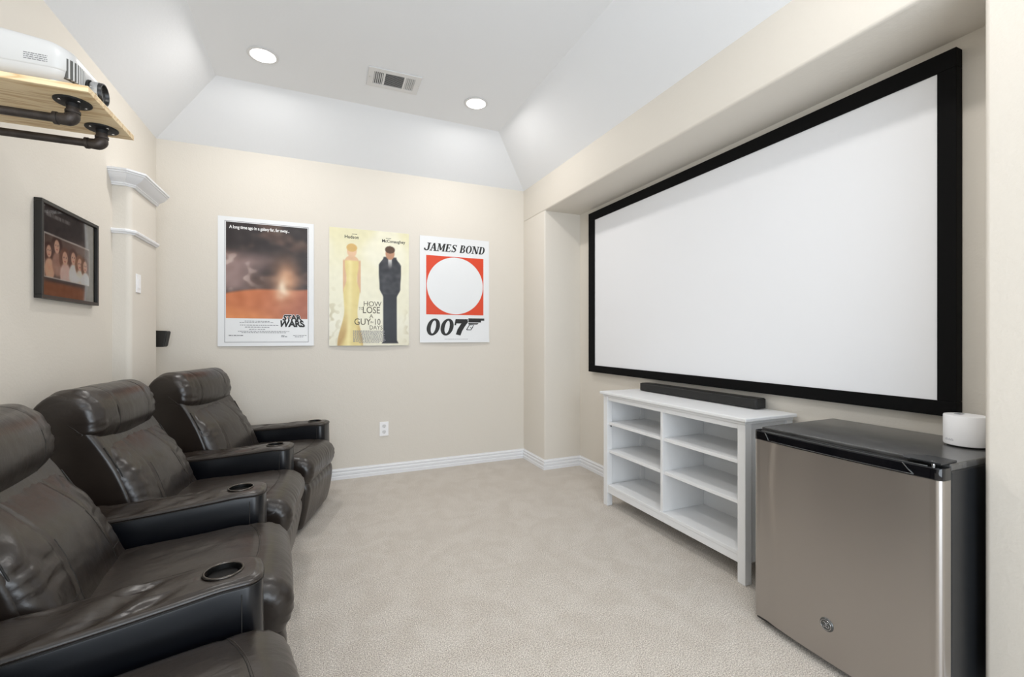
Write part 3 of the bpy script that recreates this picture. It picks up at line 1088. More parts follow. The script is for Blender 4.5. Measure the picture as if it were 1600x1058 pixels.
def glyph(ch):
    T_, t_ = .24, .11
    def st(x0, y0, x1, y1, w): return poly_stroke([(x0, y0), (x1, y1)], w)
    def serif(x, y, w=.40): return st(x - w / 2, y, x + w / 2, y, .09)
    if ch == 'J': return [st(.52, .2, .52, 1, T_), serif(.5, .955, .5), poly_stroke(ell(.28, .24, .24, .19, 0, -200, 14), [T_, .22, .2, .18, .16, .14, .13, .13, .14, .16, .18, .2, .2, .2, .2])], .72
    if ch == 'A': return [st(.15, .05, .42, 1, t_), st(.74, .05, .45, 1, T_), st(.25, .35, .62, .35, .09), serif(.15, .045, .34), serif(.74, .045, .42)], .92
    if ch == 'M': return [st(.18, 0, .18, 1, t_), st(.24, 1, .55, .15, T_ * .9), st(.58, .15, .86, 1, t_), st(.92, 0, .92, 1, T_), serif(.18, .045, .34), serif(.92, .045, .4), serif(.16, .955, .3), serif(.95, .955, .3)], 1.12
    if ch == 'E': return [st(.24, 0, .24, 1, T_), st(.08, .045, .76, .045, .09), st(.08, .955, .72, .955, .09), st(.3, .51, .56, .51, .09), st(.73, .04, .73, .27, .09), st(.69, .96, .69, .75, .09), st(.57, .4, .57, .62, .07)], .84
    if ch == 'S': return [poly_stroke([(.62, .78), (.56, .9), (.4, .955), (.24, .9), (.17, .76), (.26, .62), (.42, .52), (.57, .4), (.62, .25), (.52, .1), (.36, .045), (.2, .1), (.13, .25)],
                                      [.06, .09, .1, .14, .19, .22, .24, .22, .19, .14, .1, .09, .06]), st(.13, .0, .13, .3, .08), st(.64, .7, .64, 1, .08)], .76
    if ch == 'B': return [st(.24, 0, .24, 1, T_), st(.08, .045, .5, .045, .09), st(.08, .955, .46, .955, .09), st(.3, .51, .46, .51, .09), ringp(.45, .75, .28, .25, .07, .16, -90, 90, 14), ringp(.48, .27, .32, .27, .09, .18, -90, 90, 14)], .86
    if ch == 'O': return [ringp(.44, .5, .42, .52, .19, .43)], .9
    if ch == 'N': return [st(.17, 0, .17, 1, t_), st(.2, 1, .76, .02, T_ * .95), st(.82, 0, .82, 1, t_), serif(.17, .045, .34), serif(.12, .955, .3), serif(.82, .955, .34)], .98
    if ch == 'D': return [st(.24, 0, .24, 1, T_), st(.08, .045, .46, .045, .09), st(.08, .955, .46, .955, .09), ringp(.44, .5, .42, .5, .18, .41, -90, 90, 20)], .92
    if ch == '0': return [ringp(.48, .5, .46, .54, .17, .41)], .98
    if ch == '7': return [poly_stroke([(.86, .95), (.62, .62), (.46, .3), (.40, 0)], [.3, .36, .38, .36]), poly_stroke([(.02, .88), (.92, .88)], .28), st(.06, .62, .06, 1.02, .12)], .98
    return [], .4


def serif_text(s, height, width=None, shear=0.2):
    v = []; f = []
    x = 0
    for ch in s:
        parts, adv = glyph(ch)
        for pv, pf in parts:
            n_ = len(v)
            v += [(x + px + shear * py, py) for px, py in pv]
            f += [tuple(i + n_ for i in q) for q in pf]
        x += adv
    sx = height if width is None else width / x
    return [(a * sx, b * height) for a, b in v], f


# ------------------------------------------------------------------ posters on the back wall
class Sheet:
    """poster of w x h hanging at (x, ytop) on the back wall, curling slightly"""
    def __init__(s, name, x0, x1, z0, z1, label, curl, sk=0.0):
        s.x0, s.x1, s.z0, s.z1, s.curl = x0, x1, z0, z1, curl
        s.w, s.h = x1 - x0, z1 - z0
        s.sk = sk
        s.root = empty(name, (x0, YB, z0), 0, label, 'poster', None)

    def P(s, u, v, lift=0.0):
        """u,v metres from lower left of the sheet"""
        a, b = u / s.w, v / s.h
        c1, c2, c3 = s.curl
        off = 0.0035 + c1 * max(0, 1 - b / .30) ** 2 * (0.5 + 0.5 * math.sin(a * PI)) + c2 * max(0, (b - .90) / .10) ** 2 * math.sin(a * PI) + c3 * max(0, 1 - b / .2) ** 2 * a
        return (u + s.sk * b, -(off + lift), v)

    def raster(s, name, fn, nu, nv, rect, lift, m):
        u0, u1, v0, v1 = rect
        verts = []; cols = []
        for j in range(nv + 1):
            for i in range(nu + 1):
                u = u0 + (u1 - u0) * i / nu; v = v0 + (v1 - v0) * j / nv
                verts.append(s.P(u, v, lift))
        if fn:
            ii, jj = np.meshgrid(np.arange(nu + 1) / nu, np.arange(nv + 1) / nv)
            cols = fn(ii.ravel(), jj.ravel())
        faces = [(j * (nu + 1) + i, j * (nu + 1) + i + 1, (j + 1) * (nu + 1) + i + 1, (j + 1) * (nu + 1) + i) for j in range(nv) for i in range(nu)]
        o = mesh_obj(name, verts, faces, m, s.root, smooth=True)
        if fn:
            ca = o.data.color_attributes.new('print', 'FLOAT_COLOR', 'POINT')
            c = np.clip(cols, 0, 255) / 255.0
            lin = np.where(c <= .04045, c / 12.92, ((c + .055) / 1.055) ** 2.4)
            ca.data.foreach_set('color', np.hstack([lin, np.ones((len(lin), 1))]).astype(np.float32).ravel())
        return o

    def paper(s, m='paper'):
        v = []; f = []
        nu, nv = 12, 40
        for side in (0, 1):
            for j in range(nv + 1):
                for i in range(nu + 1):
                    v.append(s.P(s.w * i / nu, s.h * j / nv, 0.0 if side == 0 else -.0006))
        k = (nu + 1) * (nv + 1)
        for j in range(nv):
            for i in range(nu):
                a = j * (nu + 1) + i
                q = (a, a + 1, a + nu + 2, a + nu + 1)
                f.append(q); f.append(tuple(k + t for t in q)[::-1])
        o = mesh_obj('paper', v, f, m, s.root, smooth=True)
        return o

    def vec(s, name, vf, u, v, lift, m):
        vs = [s.P(a + u, b + v, lift) for a, b in vf[0]]
        fs = vf[1]
        return mesh_obj(name, vs, fs, m, s.root, kind='stuff' if name == 'small_print' else None)


def smooth(e0, e1, x):
    t = np.clip((x - e0) / (e1 - e0), 0, 1)
    return t * t * (3 - 2 * t)


def vnoise(u, v, f, seed):
    return np.array([noise.noise(Vector((a * f, b * f, seed))) for a, b in zip(u, v)])


def mixc(c, col, k):
    return c * (1 - k[:, None]) + np.array(col, float)[None, :] * k[:, None]


def merge(*vfs):
    v = []; f = []
    for (vv, ff, dx, dy) in vfs:
        n_ = len(v)
        v += [(a + dx, b + dy) for a, b in vv]
        f += [tuple(i + n_ for i in q) for q in ff]
    return v, f


def blurb(w, rows, seed, h=.0045, gap=.011, jag=True):
    """unreadable small print: rows of short dashes"""
    rg = random.Random(seed)
    v = []; f = []
    for r_ in range(rows):
        ww = w * (rg.uniform(.55, 1) if jag else 1)
        x = -ww / 2
        while x < ww / 2:
            l = rg.uniform(.006, .02)
            n_ = len(v)
            y = -r_ * gap
            v += [(x, y), (x + l, y), (x + l, y + h), (x, y + h)]
            f.append((n_, n_ + 1, n_ + 2, n_ + 3))
            x += l + .004
    return v, f


# poster 1: space film poster (plain colour fields in place of its picture)
p = Sheet('movie_poster', -.733, -.038, 1.168, 2.205, 'brown and orange film poster with white border, leftmost of the three posters', (.010, .0, .004))
p.paper()
def art1(u, v):
    c = np.tile(np.array([[46., 38, 38]]), (len(u), 1))
    n1 = vnoise(u * .7, v, 4, 1); n2 = vnoise(u * .7, v, 13, 5)
    c = mixc(c, (96, 72, 62), smooth(-.1, .5, n1 + .3 * n2) * .8)
    c = mixc(c, (150, 126, 122), smooth(.62, .1, u + .25 * n1) * smooth(.20, .36, v) * smooth(.78, .58, v))
    c = mixc(c, (196, 176, 168), smooth(.22, .6, n2 + .5 * n1) * smooth(.55, .1, u) * smooth(.25, .4, v) * smooth(.75, .6, v) * .7)
    c = mixc(c, (104, 108, 96), smooth(.1, .5, n1 - .1 + .3 * n2) * smooth(.75, .95, v) * smooth(.5, .8, u) * .7)
    # dunes
    dune = .26 + .08 * u + .02 * np.sin(u * 5)
    c = mixc(c, (198, 116, 72), smooth(dune + .02, dune - .02, v))
    c = mixc(c, (222, 140, 84), smooth(.2, .0, v + .15 * u) * smooth(dune + .02, dune - .02, v))
    c = mixc(c, (150, 84, 66), smooth(.3, 1, u) * smooth(dune + .02, dune - .02, v) * .6)
    # warm haze, right of centre
    g_ = np.exp(-(((u - .73) / .16) ** 2 + ((v - .42) / .21) ** 2))
    c = mixc(c, (226, 168, 128), np.clip(g_ * 1.0, 0, 1) * .85)
    c = mixc(c, (250, 232, 206), np.clip(np.exp(-(((u - .68) / .07) ** 2 + ((v - .32) / .11) ** 2)) * (1 + n2), 0, 1) * .8)
    c += (n2 * 12)[:, None]
    return c
p.raster('picture_area', art1, 110, 150, (.055, .645, .225, .995), .0006, 'print')
def rect_ring(x0, x1, y0, y1, t):
    v = [(x0, y0), (x1, y0), (x1, y1), (x0, y1), (x0 + t, y0 + t), (x1 - t, y0 + t), (x1 - t, y1 - t), (x0 + t, y1 - t)]
    # subdivide the long sides so the line follows the sheet
    V_ = []; F_ = []
    for (a, b, c_, d) in ((0, 1, 5, 4), (1, 2, 6, 5), (2, 3, 7, 6), (3, 0, 4, 7)):
        N_ = 24
        for i in range(N_ + 1):
            t_ = i / N_
            V_ += [tuple(Vector(v[a]).lerp(Vector(v[b]), t_)), tuple(Vector(v[d]).lerp(Vector(v[c_]), t_))]
        s_ = len(V_) - 2 * (N_ + 1)
        F_ += [(s_ + 2 * i, s_ + 2 * i + 1, s_ + 2 * i + 3, s_ + 2 * i + 2) for i in range(N_)]
    return V_, F_
p.vec('border_line', rect_ring(.046, .654, .030, 1.004, .0035), 0, 0, .0005, 'greyink')
t1 = text_geo('A long time ago in a galaxy far, far away...', .036, .0008, 0, .80, 'LEFT', .92)
p.vec('tagline_lettering', t1, .078, .945, .0012, 'whiteink')
st1 = text_geo('STAR', .062, .0028, 0, 1.0); st2 = text_geo('WARS', .072, .0035, 0, 1.0)
def trap(vf, k, h):  # converge upwards
    return [(a * (1 - k * b / h), b) for a, b in vf[0]], vf[1]
sw = merge((*trap(st1, .18, .05), .528, .214), (*trap(st2, .16, .05), .528, .160))
p.vec('title_outline', merge((*trap(text_geo('STAR', .062, .0060), .18, .05), .528, .214), (*trap(text_geo('WARS', .072, .0065, 0, 1.0), .16, .05), .528, .160)), 0, 0, .0009, 'paper')
p.vec('title_lettering', sw, 0, 0, .0014, 'ink')
p.vec('small_print', merge((*blurb(.26, 2, 3), .27, .200), (*blurb(.42, 1, 4), .29, .168), (*blurb(.2, 1, 5), .27, .152), (*blurb(.12, 1, 6), .27, .134), (*blurb(.52, 2, 7), .32, .118),
                           (*blurb(.14, 1, 8, .008), .12, .082), (*blurb(.03, 2, 9, .006, .008), .46, .082), (*blurb(.09, 2, 2), .58, .084)), 0, 0, .0008, 'greyink')

# poster 2: romantic comedy poster (plain shapes in place of its picture)
p = Sheet('movie_poster', .082, .767, 1.165, 2.197, 'pale yellow film poster with gold gown and dark suit, middle one of three', (.018, .006, .0))
def art2(u, v):
    n1 = vnoise(u * .7, v, 3, 11); n2 = vnoise(u * .7, v, 22, 15)
    c = np.tile(np.array([[238., 235, 212]]), (len(u), 1))
    c = mixc(c, (228, 222, 182), smooth(.55, 1.0, v) * .8)
    c = mixc(c, (244, 242, 228), smooth(.0, .5, n1) * .6)
    tr = smooth(.02, .35, n2) * (smooth(.62, .2, v) * smooth(.22, .0, u) + smooth(.5, .1, v) * smooth(.88, 1.02, u))
    c = mixc(c, (196, 188, 158), np.clip(tr, 0, 1) * .9)
    c = mixc(c, (218, 212, 192), smooth(.3, .0, v) * .4)
    # plain standing shape in a gold gown, flaring at its foot
    cx = .27 - .02 * smooth(.62, .0, v)
    hw = .062 + .035 * smooth(.56, .46, v) - .02 * smooth(.48, .28, v) + .075 * smooth(.30, .0, v) + .018 * smooth(.58, .68, v)
    sk = smooth(1.1, .95, np.sqrt(((u - .27) / .085) ** 2 + ((v - .715) / .055) ** 2))
    c = mixc(c, (226, 188, 152), sk)
    for sg in (-1, 1):
        c = mixc(c, (220, 180, 144), smooth(.024, .016, np.abs(u - .27 - sg * .088)) * smooth(.74, .72, v) * smooth(.44, .47, v))
    k = smooth(hw + .010, hw - .004, np.abs(u - cx)) * smooth(.735, .72, v)
    c = mixc(c, (226, 208, 140), k)
    c = mixc(c, (186, 150, 88), k * smooth(.35, .02, v) * smooth(.25, .9, np.abs(u - cx - .03) / hw + n1))
    c = mixc(c, (244, 232, 172), k * np.exp(-((u - cx + .02) / .03) ** 2) * .6)
    # plain standing shape in a dark suit
    cx2 = .75 + .0 * v
    hw2 = .085 + .045 * smooth(.42, .50, v) + .01 * smooth(.5, .65, v) - .06 * smooth(.70, .775, v) + .03 * smooth(.05, .0, v)
    k2 = smooth(hw2 + .010, hw2 - .004, np.abs(u - cx2)) * smooth(.785, .77, v) * smooth(.012, .024, v)
    c = mixc(c, (34, 36, 43), k2)
    c = mixc(c, (70, 70, 74), k2 * smooth(.44, .46, v) * (.55 + .6 * n2))
    c = mixc(c, (228, 226, 222), smooth(.030, .018, np.abs(u - .75)) * smooth(.66, .77, v) * smooth(.80, .78, v) * smooth(.2, .6, (v - .66) / .11 - np.abs(u - .75) * 9 + .3))
    # two plain ovals
    o1 = smooth(1.1, .92, np.sqrt(((u - .27) / .058) ** 2 + ((v - .808) / .052) ** 2))
    c = mixc(c, (228, 190, 156), o1)
    o2 = smooth(1.1, .92, np.sqrt(((u - .75) / .058) ** 2 + ((v - .810) / .054) ** 2))
    c = mixc(c, (190, 142, 112), o2)
    h1 = smooth(1.1, .95, np.sqrt(((u - .27) / .063) ** 2 + ((v - .838) / .034) ** 2)); c = mixc(c, (214, 178, 112), h1)
    h2 = smooth(1.1, .95, np.sqrt(((u - .75) / .063) ** 2 + ((v - .844) / .032) ** 2)); c = mixc(c, (84, 58, 40), h2)
    c += (n2 * 5)[:, None]
    return c
p.paper()
p.raster('picture_area', art2, 120, 170, (.001, p.w - .001, .001, p.h - .001), .0004, 'print')
p.vec('name_lettering', text_geo('Hudson', .040, .0006, 0, .95), .185, .945, .001, 'ink')
p.vec('name_lettering', text_geo('McConaughey', .038, .0006, 0, .95), .545, .935, .001, 'ink')
p.vec('small_print', merge((*blurb(.05, 1, 31), .20, .982), (*blurb(.08, 1, 32), .50, .970)), 0, 0, .001, 'ink')
tt = merge((*text_geo('HOW', .064, 0, 0, .95), .360, .352), (*text_geo('TO', .034, 0, 0, .8), .262, .318), (*text_geo('LOSE', .084, .0003, 0, .80), .350, .290),
           (*text_geo('A', .050), .350, .246), (*text_geo('GUY', .082, .0003, 0, .85), .275, .185), (*text_geo('IN', .026), .355, .200), (*text_geo('10', .078, 0, 0, .8), .400, .187),
           (*text_geo('DAYS', .052, 0, 0, .9), .390, .145))
p.vec('title_lettering', tt, 0, 0, .001, 'brownink')
p.vec('small_print', merge((*blurb(.26, 10, 21, .006, .0105, False), .325, .128), (*blurb(.24, 1, 25, .004), .33, .024)), 0, 0, .001, 'greyink')

# poster 3: white poster, red square and white disc
p = Sheet('movie_poster', .866, 1.557, 1.190, 2.195, 'white film poster with red square and white disc, nearest the room corner', (.014, .006, .0))
p.paper()
W_, H_ = p.w, p.h
scx, scz, hs = W_ / 2 + .0, .545, .285
def square_hole():
    v = []; f = []
    n_ = 96
    for i in range(n_ + 1):
        a = 2 * PI * i / n_
        cx, sx_ = math.cos(a), math.sin(a)
        k = hs / max(abs(cx), abs(sx_))
        v += [(cx * k, sx_ * k), (cx * (hs - .006), sx_ * (hs - .006))]
    return v, [(2 * i, 2 * i + 1, 2 * i + 3, 2 * i + 2) for i in range(n_)]
vf = square_hole()
vf = ([(a, b * .98) for a, b in vf[0]], vf[1])
p.vec('red_square', vf, scx, scz, .0006, 'red')
t_ = serif_text('JAMES BOND', .074, .60, .22)
p.vec('title_lettering', t_, .040, .868, .001, 'ink')
t_ = serif_text('007', .150, .40, .22)
p.vec('number_lettering', t_, .048, .072, .001, 'ink')
gunp = merge(([(0, 0), (.13, 0), (.13, .018), (.165, .018), (.165, .040), (0, .040)], [(0, 1, 2, 5), (2, 3, 4, 5)], .475, .195),
             ([(0, 0), (.09, 0), (.105, .013), (0, .013)], [(0, 1, 2, 3)], .475, .175),
             (*poly_stroke([(.0, .0), (.045, .0), (.075, .048), (.03, .048), (.0, .0)], .008), .455, .122),
             (*poly_stroke(ell(.052, .028, .012, .012, 180, 360, 8), .006), .455, .122))
p.vec('barrel_emblem', gunp, 0, 0, .001, 'ink')
p.vec('small_print', blurb(.22, 1, 41, .003, .01, False), W_ / 2, .03, .0008, 'greyink')

# ------------------------------------------------------------------ framed photo on the left wall
FRY0, FRY1, FRZ0, FRZ1 = 2.580, 3.125, 1.411, 1.846
fxo = XL + .028
root = empty('framed_photo', (XL, (FRY0 + FRY1) / 2, FRZ0), 0, 'dark framed group photo under glass hanging on the left wall', 'picture frame')
bw = .016
for (ya, yb, za, zb) in ((FRY0, FRY1, FRZ1 - bw, FRZ1), (FRY0, FRY1, FRZ0, FRZ0 + bw), (FRY0, FRY0 + bw, FRZ0 + bw, FRZ1 - bw), (FRY1 - bw, FRY1, FRZ0 + bw, FRZ1 - bw)):
    g = G(); g.box(XL + .001, fxo, ya, yb, za, zb); rel(g, root).obj('frame_rail', 'framewood', root, bevel=.0012)
g = G(); g.box(XL + .002, XL + .010, FRY0 + bw, FRY1 - bw, FRZ0 + bw, FRZ1 - bw); rel(g, root).obj('backing_board', 'ink', root)
def photo(u, v):
    n1 = vnoise(u, v, 3, 21); n2 = vnoise(u, v, 16, 25)
    c = np.tile(np.array([[70., 62, 60]]), (len(u), 1))
    c = mixc(c, (96, 86, 82), smooth(0, .5, n1) * .7)
    # wooden table in the lower part
    c = mixc(c, (112, 76, 58), smooth(.22, .14, v + .05 * u) * smooth(.95, .7, u))
    c = mixc(c, (140, 132, 118), smooth(.80, .84, u))
    c = mixc(c, (176, 176, 178), np.exp(-((u - .80 - .06 * np.sin(v * 3)) / .035) ** 2) * .8)
    # inner snapshot of seated people
    ins = smooth(.07, .075, u) * smooth(.90, .895, u) * smooth(.20, .21, v) * smooth(.71 - .02 * u, .70 - .02 * u, v)
    c = mixc(c, (104, 84, 74), ins)
    c = mixc(c, (150, 136, 124), ins * smooth(.6, .9, u) * .6)
    ppl = [(.15, .50, .040, (74, 42, 32), (226, 180, 152)), (.28, .58, .045, (70, 44, 34), (170, 130, 112)), (.42, .47, .048, (110, 70, 48), (222, 190, 180)),
           (.575, .50, .045, (84, 52, 38), (236, 226, 220)), (.70, .45, .045, (140, 100, 72), (228, 214, 204)), (.81, .44, .042, (120, 84, 60), (235, 228, 222))]
    for (a, b, r_, hair, top) in ppl:
        r_ = r_ * 1.18
        d = np.sqrt(((u - a) / (r_ * 1.9)) ** 2 + ((v - b + .01) / (r_ * 2.6)) ** 2)
        c = mixc(c, hair, smooth(1.1, .8, d) * ins)
        c = mixc(c, top, smooth(1.1, .8, np.sqrt(((u - a - .01) / (r_ * 1.8)) ** 2 + ((v - b + .20) / (r_ * 2.8)) ** 2)) * ins * .95)
        c = mixc(c, (224, 176, 152), smooth(1.1, .85, np.sqrt(((u - a) / (r_ * .85)) ** 2 + ((v - b) / (r_ * 1.5)) ** 2)) * ins)
        for e in (-.35, .35):
            c = mixc(c, (80, 50, 44), smooth(1.1, .5, np.sqrt(((u - a - e * r_) / (r_ * .16)) ** 2 + ((v - b - .012) / (r_ * .2)) ** 2)) * ins)
        c = mixc(c, (176, 84, 78), smooth(1.1, .5, np.sqrt(((u - a) / (r_ * .3)) ** 2 + ((v - b + .035) / (r_ * .18)) ** 2)) * ins)
    c = mixc(c, (236, 232, 228), ins * smooth(.30, .22, v) * smooth(.35, .7, u) * np.clip(.6 + n2, 0, 1))
    edge = ins * (1 - smooth(.075, .083, u) * smooth(.893, .885, u) * smooth(.21, .222, v) * smooth(.695 - .02 * u, .683 - .02 * u, v))
    c = mixc(c, (205, 198, 192), np.clip(edge * 1.2, 0, 1) * .9)
    c += (n2 * 10)[:, None]
    # row of small white marks along the top, as on the print
    c = mixc(c, (200, 196, 192), smooth(.885, .895, v) * smooth(.935, .925, v) * smooth(.1, .11, u) * smooth(.52, .5, u) * (np.sin(u * 260) > -.2) * .6)
    return c
nu, nv = 130, 110
vv = []
for j in range(nv + 1):
    for i in range(nu + 1):
        vv.append((XL + .012 - root.location.x, FRY0 + bw + (FRY1 - FRY0 - 2 * bw) * i / nu - root.location.y, FRZ0 + bw + (FRZ1 - FRZ0 - 2 * bw) * j / nv - root.location.z))
ff = [(j * (nu + 1) + i, j * (nu + 1) + i + 1, (j + 1) * (nu + 1) + i + 1, (j + 1) * (nu + 1) + i) for j in range(nv) for i in range(nu)]
o = mesh_obj('photo_print', vv, ff, 'photo', root)
ii, jj = np.meshgrid(np.arange(nu + 1) / nu, np.arange(nv + 1) / nv)
c = np.clip(photo(ii.ravel(), jj.ravel()) * 1.16 + 8, 0, 255) / 255
lin = np.where(c <= .04045, c / 12.92, ((c + .055) / 1.055) ** 2.4)
o.data.color_attributes.new('print', 'FLOAT_COLOR', 'POINT').data.foreach_set('color', np.hstack([lin, np.ones((len(lin), 1))]).astype(np.float32).ravel())
xp = XL + .018
g = G(); g.quad((xp, FRY0 + bw, FRZ0 + bw), (xp, FRY1 - bw, FRZ0 + bw), (xp, FRY1 - bw, FRZ1 - bw), (xp, FRY0 + bw, FRZ1 - bw))
rel(g, root)
mesh_obj('glass_pane', g.v, g.f, 'pane', root)

# ------------------------------------------------------------------ light switch, outlet
root = empty('light_switch', (PX, 3.482, 1.575), 0, 'white rocker light switch on the pilaster', 'light switch')
g = G(); g.box(.0003, .006, -.036, .036, -.058, .058); g.obj('cover_plate', 'snow', root, bevel=.002)
g = G(); g.box(.0062, .0085, -.016, .016, -.033, .033); g.obj('rocker', 'snow', root, bevel=.001)

root = empty('power_outlet', (.5425, YB, .41), 0, 'white duplex power outlet low on the back wall', 'power outlet')
g = G(); g.box(-.039, .039, -.006, -.0003, -.064, .064); g.obj('cover_plate', 'snow', root, bevel=.002)
for zc in (.026, -.026):
    g = G(); g.lathe([(0, 0), (.018, 0), (.018, .002), (0, .002)], 20)
    g.v = [(x, -.0062 - z, y * .9 + zc) for x, y, z in g.v]
    rc_ = g.obj('receptacle', 'plastic', root)
    g = G()
    for dx in (-.007, .006):
        g.box(dx - .001, dx + .001, -.0088, -.0083, zc - .002, zc + .008)
    g.box(-.002, .002, -.0088, -.0083, zc - .012, zc - .008)
    g.obj('slot', 'slot', rc_)

# ------------------------------------------------------------------ small satellite speaker in the corner behind the pilaster
root = empty('satellite_speaker', (XL, 3.98, 1.23), 0, 'small black satellite speaker half hidden behind the pilaster', 'speaker')
g = G()
zz0, zz1 = -.060, .060
v = [(.020, -.04, zz0), (.102, -.04, zz0), (.122, -.04, zz1 - .004), (.020, -.04, zz1)]
v += [(x, .05, z) for x, y, z in v]
g.add(v, [(0, 1, 2, 3), (4, 7, 6, 5), (0, 4, 5, 1), (1, 5, 6, 2), (2, 6, 7, 3), (3, 7, 4, 0)])
g.obj('cabinet', 'framewood', root, bevel=.004)
g = G()
v = [(.1035, -.034, zz0 + .006), (.1035, .044, zz0 + .006), (.1212, .044, zz1 - .012), (.1212, -.034, zz1 - .012)]
v += [(x + .003, y, z) for x, y, z in v]
g.add(v, [(0, 1, 2, 3), (4, 7, 6, 5), (0, 4, 5, 1), (1, 5, 6, 2), (2, 6, 7, 3), (3, 7, 4, 0)])
g.obj('grille', 'soundbar', root)
g = G(); g.box(.001, .0195, -.015, .02, -.03, .03); g.obj('bracket', 'slot', root)

# ------------------------------------------------------------------ projector shelf and projector
SZ = 2.0
root = empty('projector_shelf', (-.88, 1.975, SZ), 0, 'pine board shelf on black iron pipe brackets, on the left wall', 'shelf')
SX0, SX1, SY0, SY1 = XL + .02, -.655, 1.788, 2.160
g = G(); g.box(SX0, SX1, SY0, SY1, SZ, SZ + .019); rel(g, root).obj('board', 'wood', root, bevel=.0015)
for (fx, fy) in ((-.728, 1.882), (-.724, 2.080)):
    zp = SZ - .060
    g = G(); g.lathe([(.017, -.020), (.017, -.008), (.045, -.006), (.047, -.004), (.047, -.0003), (0, -.0003)], 36, (fx, fy, SZ))
    g.lathe([(.047, 0), (.047, -.0001)], 8, (fx, fy, SZ - .0004)) if False else None
    fo = rel(g, root).obj('flange', 'flange', root, auto=30)
    g = G()
    for i in range(4):
        a = PI / 4 + PI / 2 * i
        g.lathe([(.0, -.0085), (.004, -.0085), (.0045, -.006)], 10, (fx + .034 * math.cos(a), fy + .034 * math.sin(a), SZ))
    rel(g, root).obj('screw', 'metal', fo)
    # elbow
    ctr = [(fx, fy, SZ - .018), (fx, fy, zp + .022)] + [(fx - .018 + .018 * math.cos(a), fy, zp + .018 - .018 * math.sin(a)) for a in np.linspace(.1, PI / 2, 7)] + [(fx - .045, fy, zp)]
    rr = [.0165, .0165] + [.0185, .020, .0205, .0205, .0205, .020, .0185] + [.0165]
    g = G(); g.tube(ctr, rr, 20)
    g.tube([(fx, fy, SZ - .030), (fx, fy, SZ - .038)], .0195, 20)
    g.tube([(fx - .036, fy, zp), (fx - .046, fy, zp)], .0195, 20)
    rel(g, root).obj('elbow', 'pipe', root, auto=40)
    g = G(); g.tube([(fx - .043, fy, zp), (XL + .012, fy, zp)], .0132, 20); rel(g, root).obj('pipe', 'pipe', root, auto=40)
    g = G(); g.lathe([(0, .0004), (.047, .0004), (.047, .006), (.020, .008), (.018, .022), (0, .022)], 32, (XL, fy, zp), axis='x'); rel(g, root).obj('wall_flange', 'flange', root, auto=30)

root = empty('projector', (-.88, 1.94, SZ + .019), 0, 'white home projector with side grille sitting on the pine shelf', 'projector')
PX0, PX1, PYa, PYb = -1.075, -.702, 1.806, 2.085
def proj_body(z0f, z1f, name, m, inset=0.0):
    # plan outline with big front corners, side walls bulged, top domed
    o = []
    for (cx, cy, a, r) in ((PX1 - .05, PYa + .05, -90, .05), (PX1 - .05, PYb - .05, 0, .05), (PX0 + .03, PYb - .03, 90, .03), (PX0 + .03, PYa + .03, 180, .03)):
        for i in range(9):
            o.append((cx + r * math.cos(R(a + 90 * i / 8)), cy + r * math.sin(R(a + 90 * i / 8))))
    n = len(o)
    cxm, cym = (PX0 + PX1) / 2, (PYa + PYb) / 2
    v = []
    rows = []
    def top(x): # top height by x, sloping down to the front
        t = (x - PX0) / (PX1 - PX0)
        return SZ + .019 + .168 - .044 * t ** 2.2
    for (k, kind, val) in z1f:
        for (x, y) in o:
            q = (cxm + (x - cxm) * k, cym + (y - cym) * (1 - (1 - k) * 1.35))
            z = SZ + .019 + val if kind == 'abs' else top(q[0]) - val
            v.append((q[0], q[1], z))
    m_ = len(z1f)
    f = []
    for j in range(m_ - 1):
        for i in range(n):
            f.append((j * n + i, j * n + (i + 1) % n, (j + 1) * n + (i + 1) % n, (j + 1) * n + i))
    f.append(tuple(range(n))[::-1]); f.append(tuple((m_ - 1) * n + i for i in range(n)))
    g = G(); g.add(v, f)
    return rel(g, root).obj(name, m, root, auto=45)
proj_body(0, [(.80, 'abs', .013), (.90, 'abs', .018), (.965, 'abs', .034), (.985, 'abs', .046)], 'lower_shell', 'projector')
up = proj_body(0, [(.985, 'abs', .0462), (1.0, 'abs', .050), (1.0, 'top', .045), (.995, 'top', .030), (.98, 'top', .018), (.95, 'top', .009), (.90, 'top', .004), (.8, 'top', .001), (.5, 'top', 0)], 'upper_shell', 'projector')
# front side grille: dark recess with upright fins, on the near part of the front face
_c = (PX1 - .05, PYa + .05)
g = G(); g.add(*prism([(_c[0] + .0506 * math.cos(R(a_)), _c[1] + .0506 * math.sin(R(a_))) for a_ in range(-48, 1, 6)] + [(PX1 + .0006, PYa + .086), (PX1 - .02, PYa + .086), (PX1 - .035, PYa + .03)], SZ + .046, SZ + .106))
rel(g, root).obj('grille_recess', 'ventdark', root)
for i in range(7):
    yy = PYa + .0155 + i * .0102
    dd = max(0, .05 - (yy + .0015 - PYa))
    xx = PX1 - .05 + math.sqrt(max(0, .05 ** 2 - dd ** 2)) + .0006
    g = G(); g.box(xx - .006, xx + .0016, yy, yy + .0034, SZ + .0455, SZ + .1065)
    rel(g, root).obj('grille_fin', 'projector', root)
# feet
for (x, y) in ((PX1 - .05, PYa + .035), (PX1 - .05, PYb - .035), (PX0 + .05, PYa + .035), (PX0 + .05, PYb - .035)):
    g = G(); g.lathe([(.008, .0002), (.010, .004), (.016, .005), (.018, .016)], 20, (x, y, SZ + .019)); rel(g, root).obj('foot', 'plastic', root)
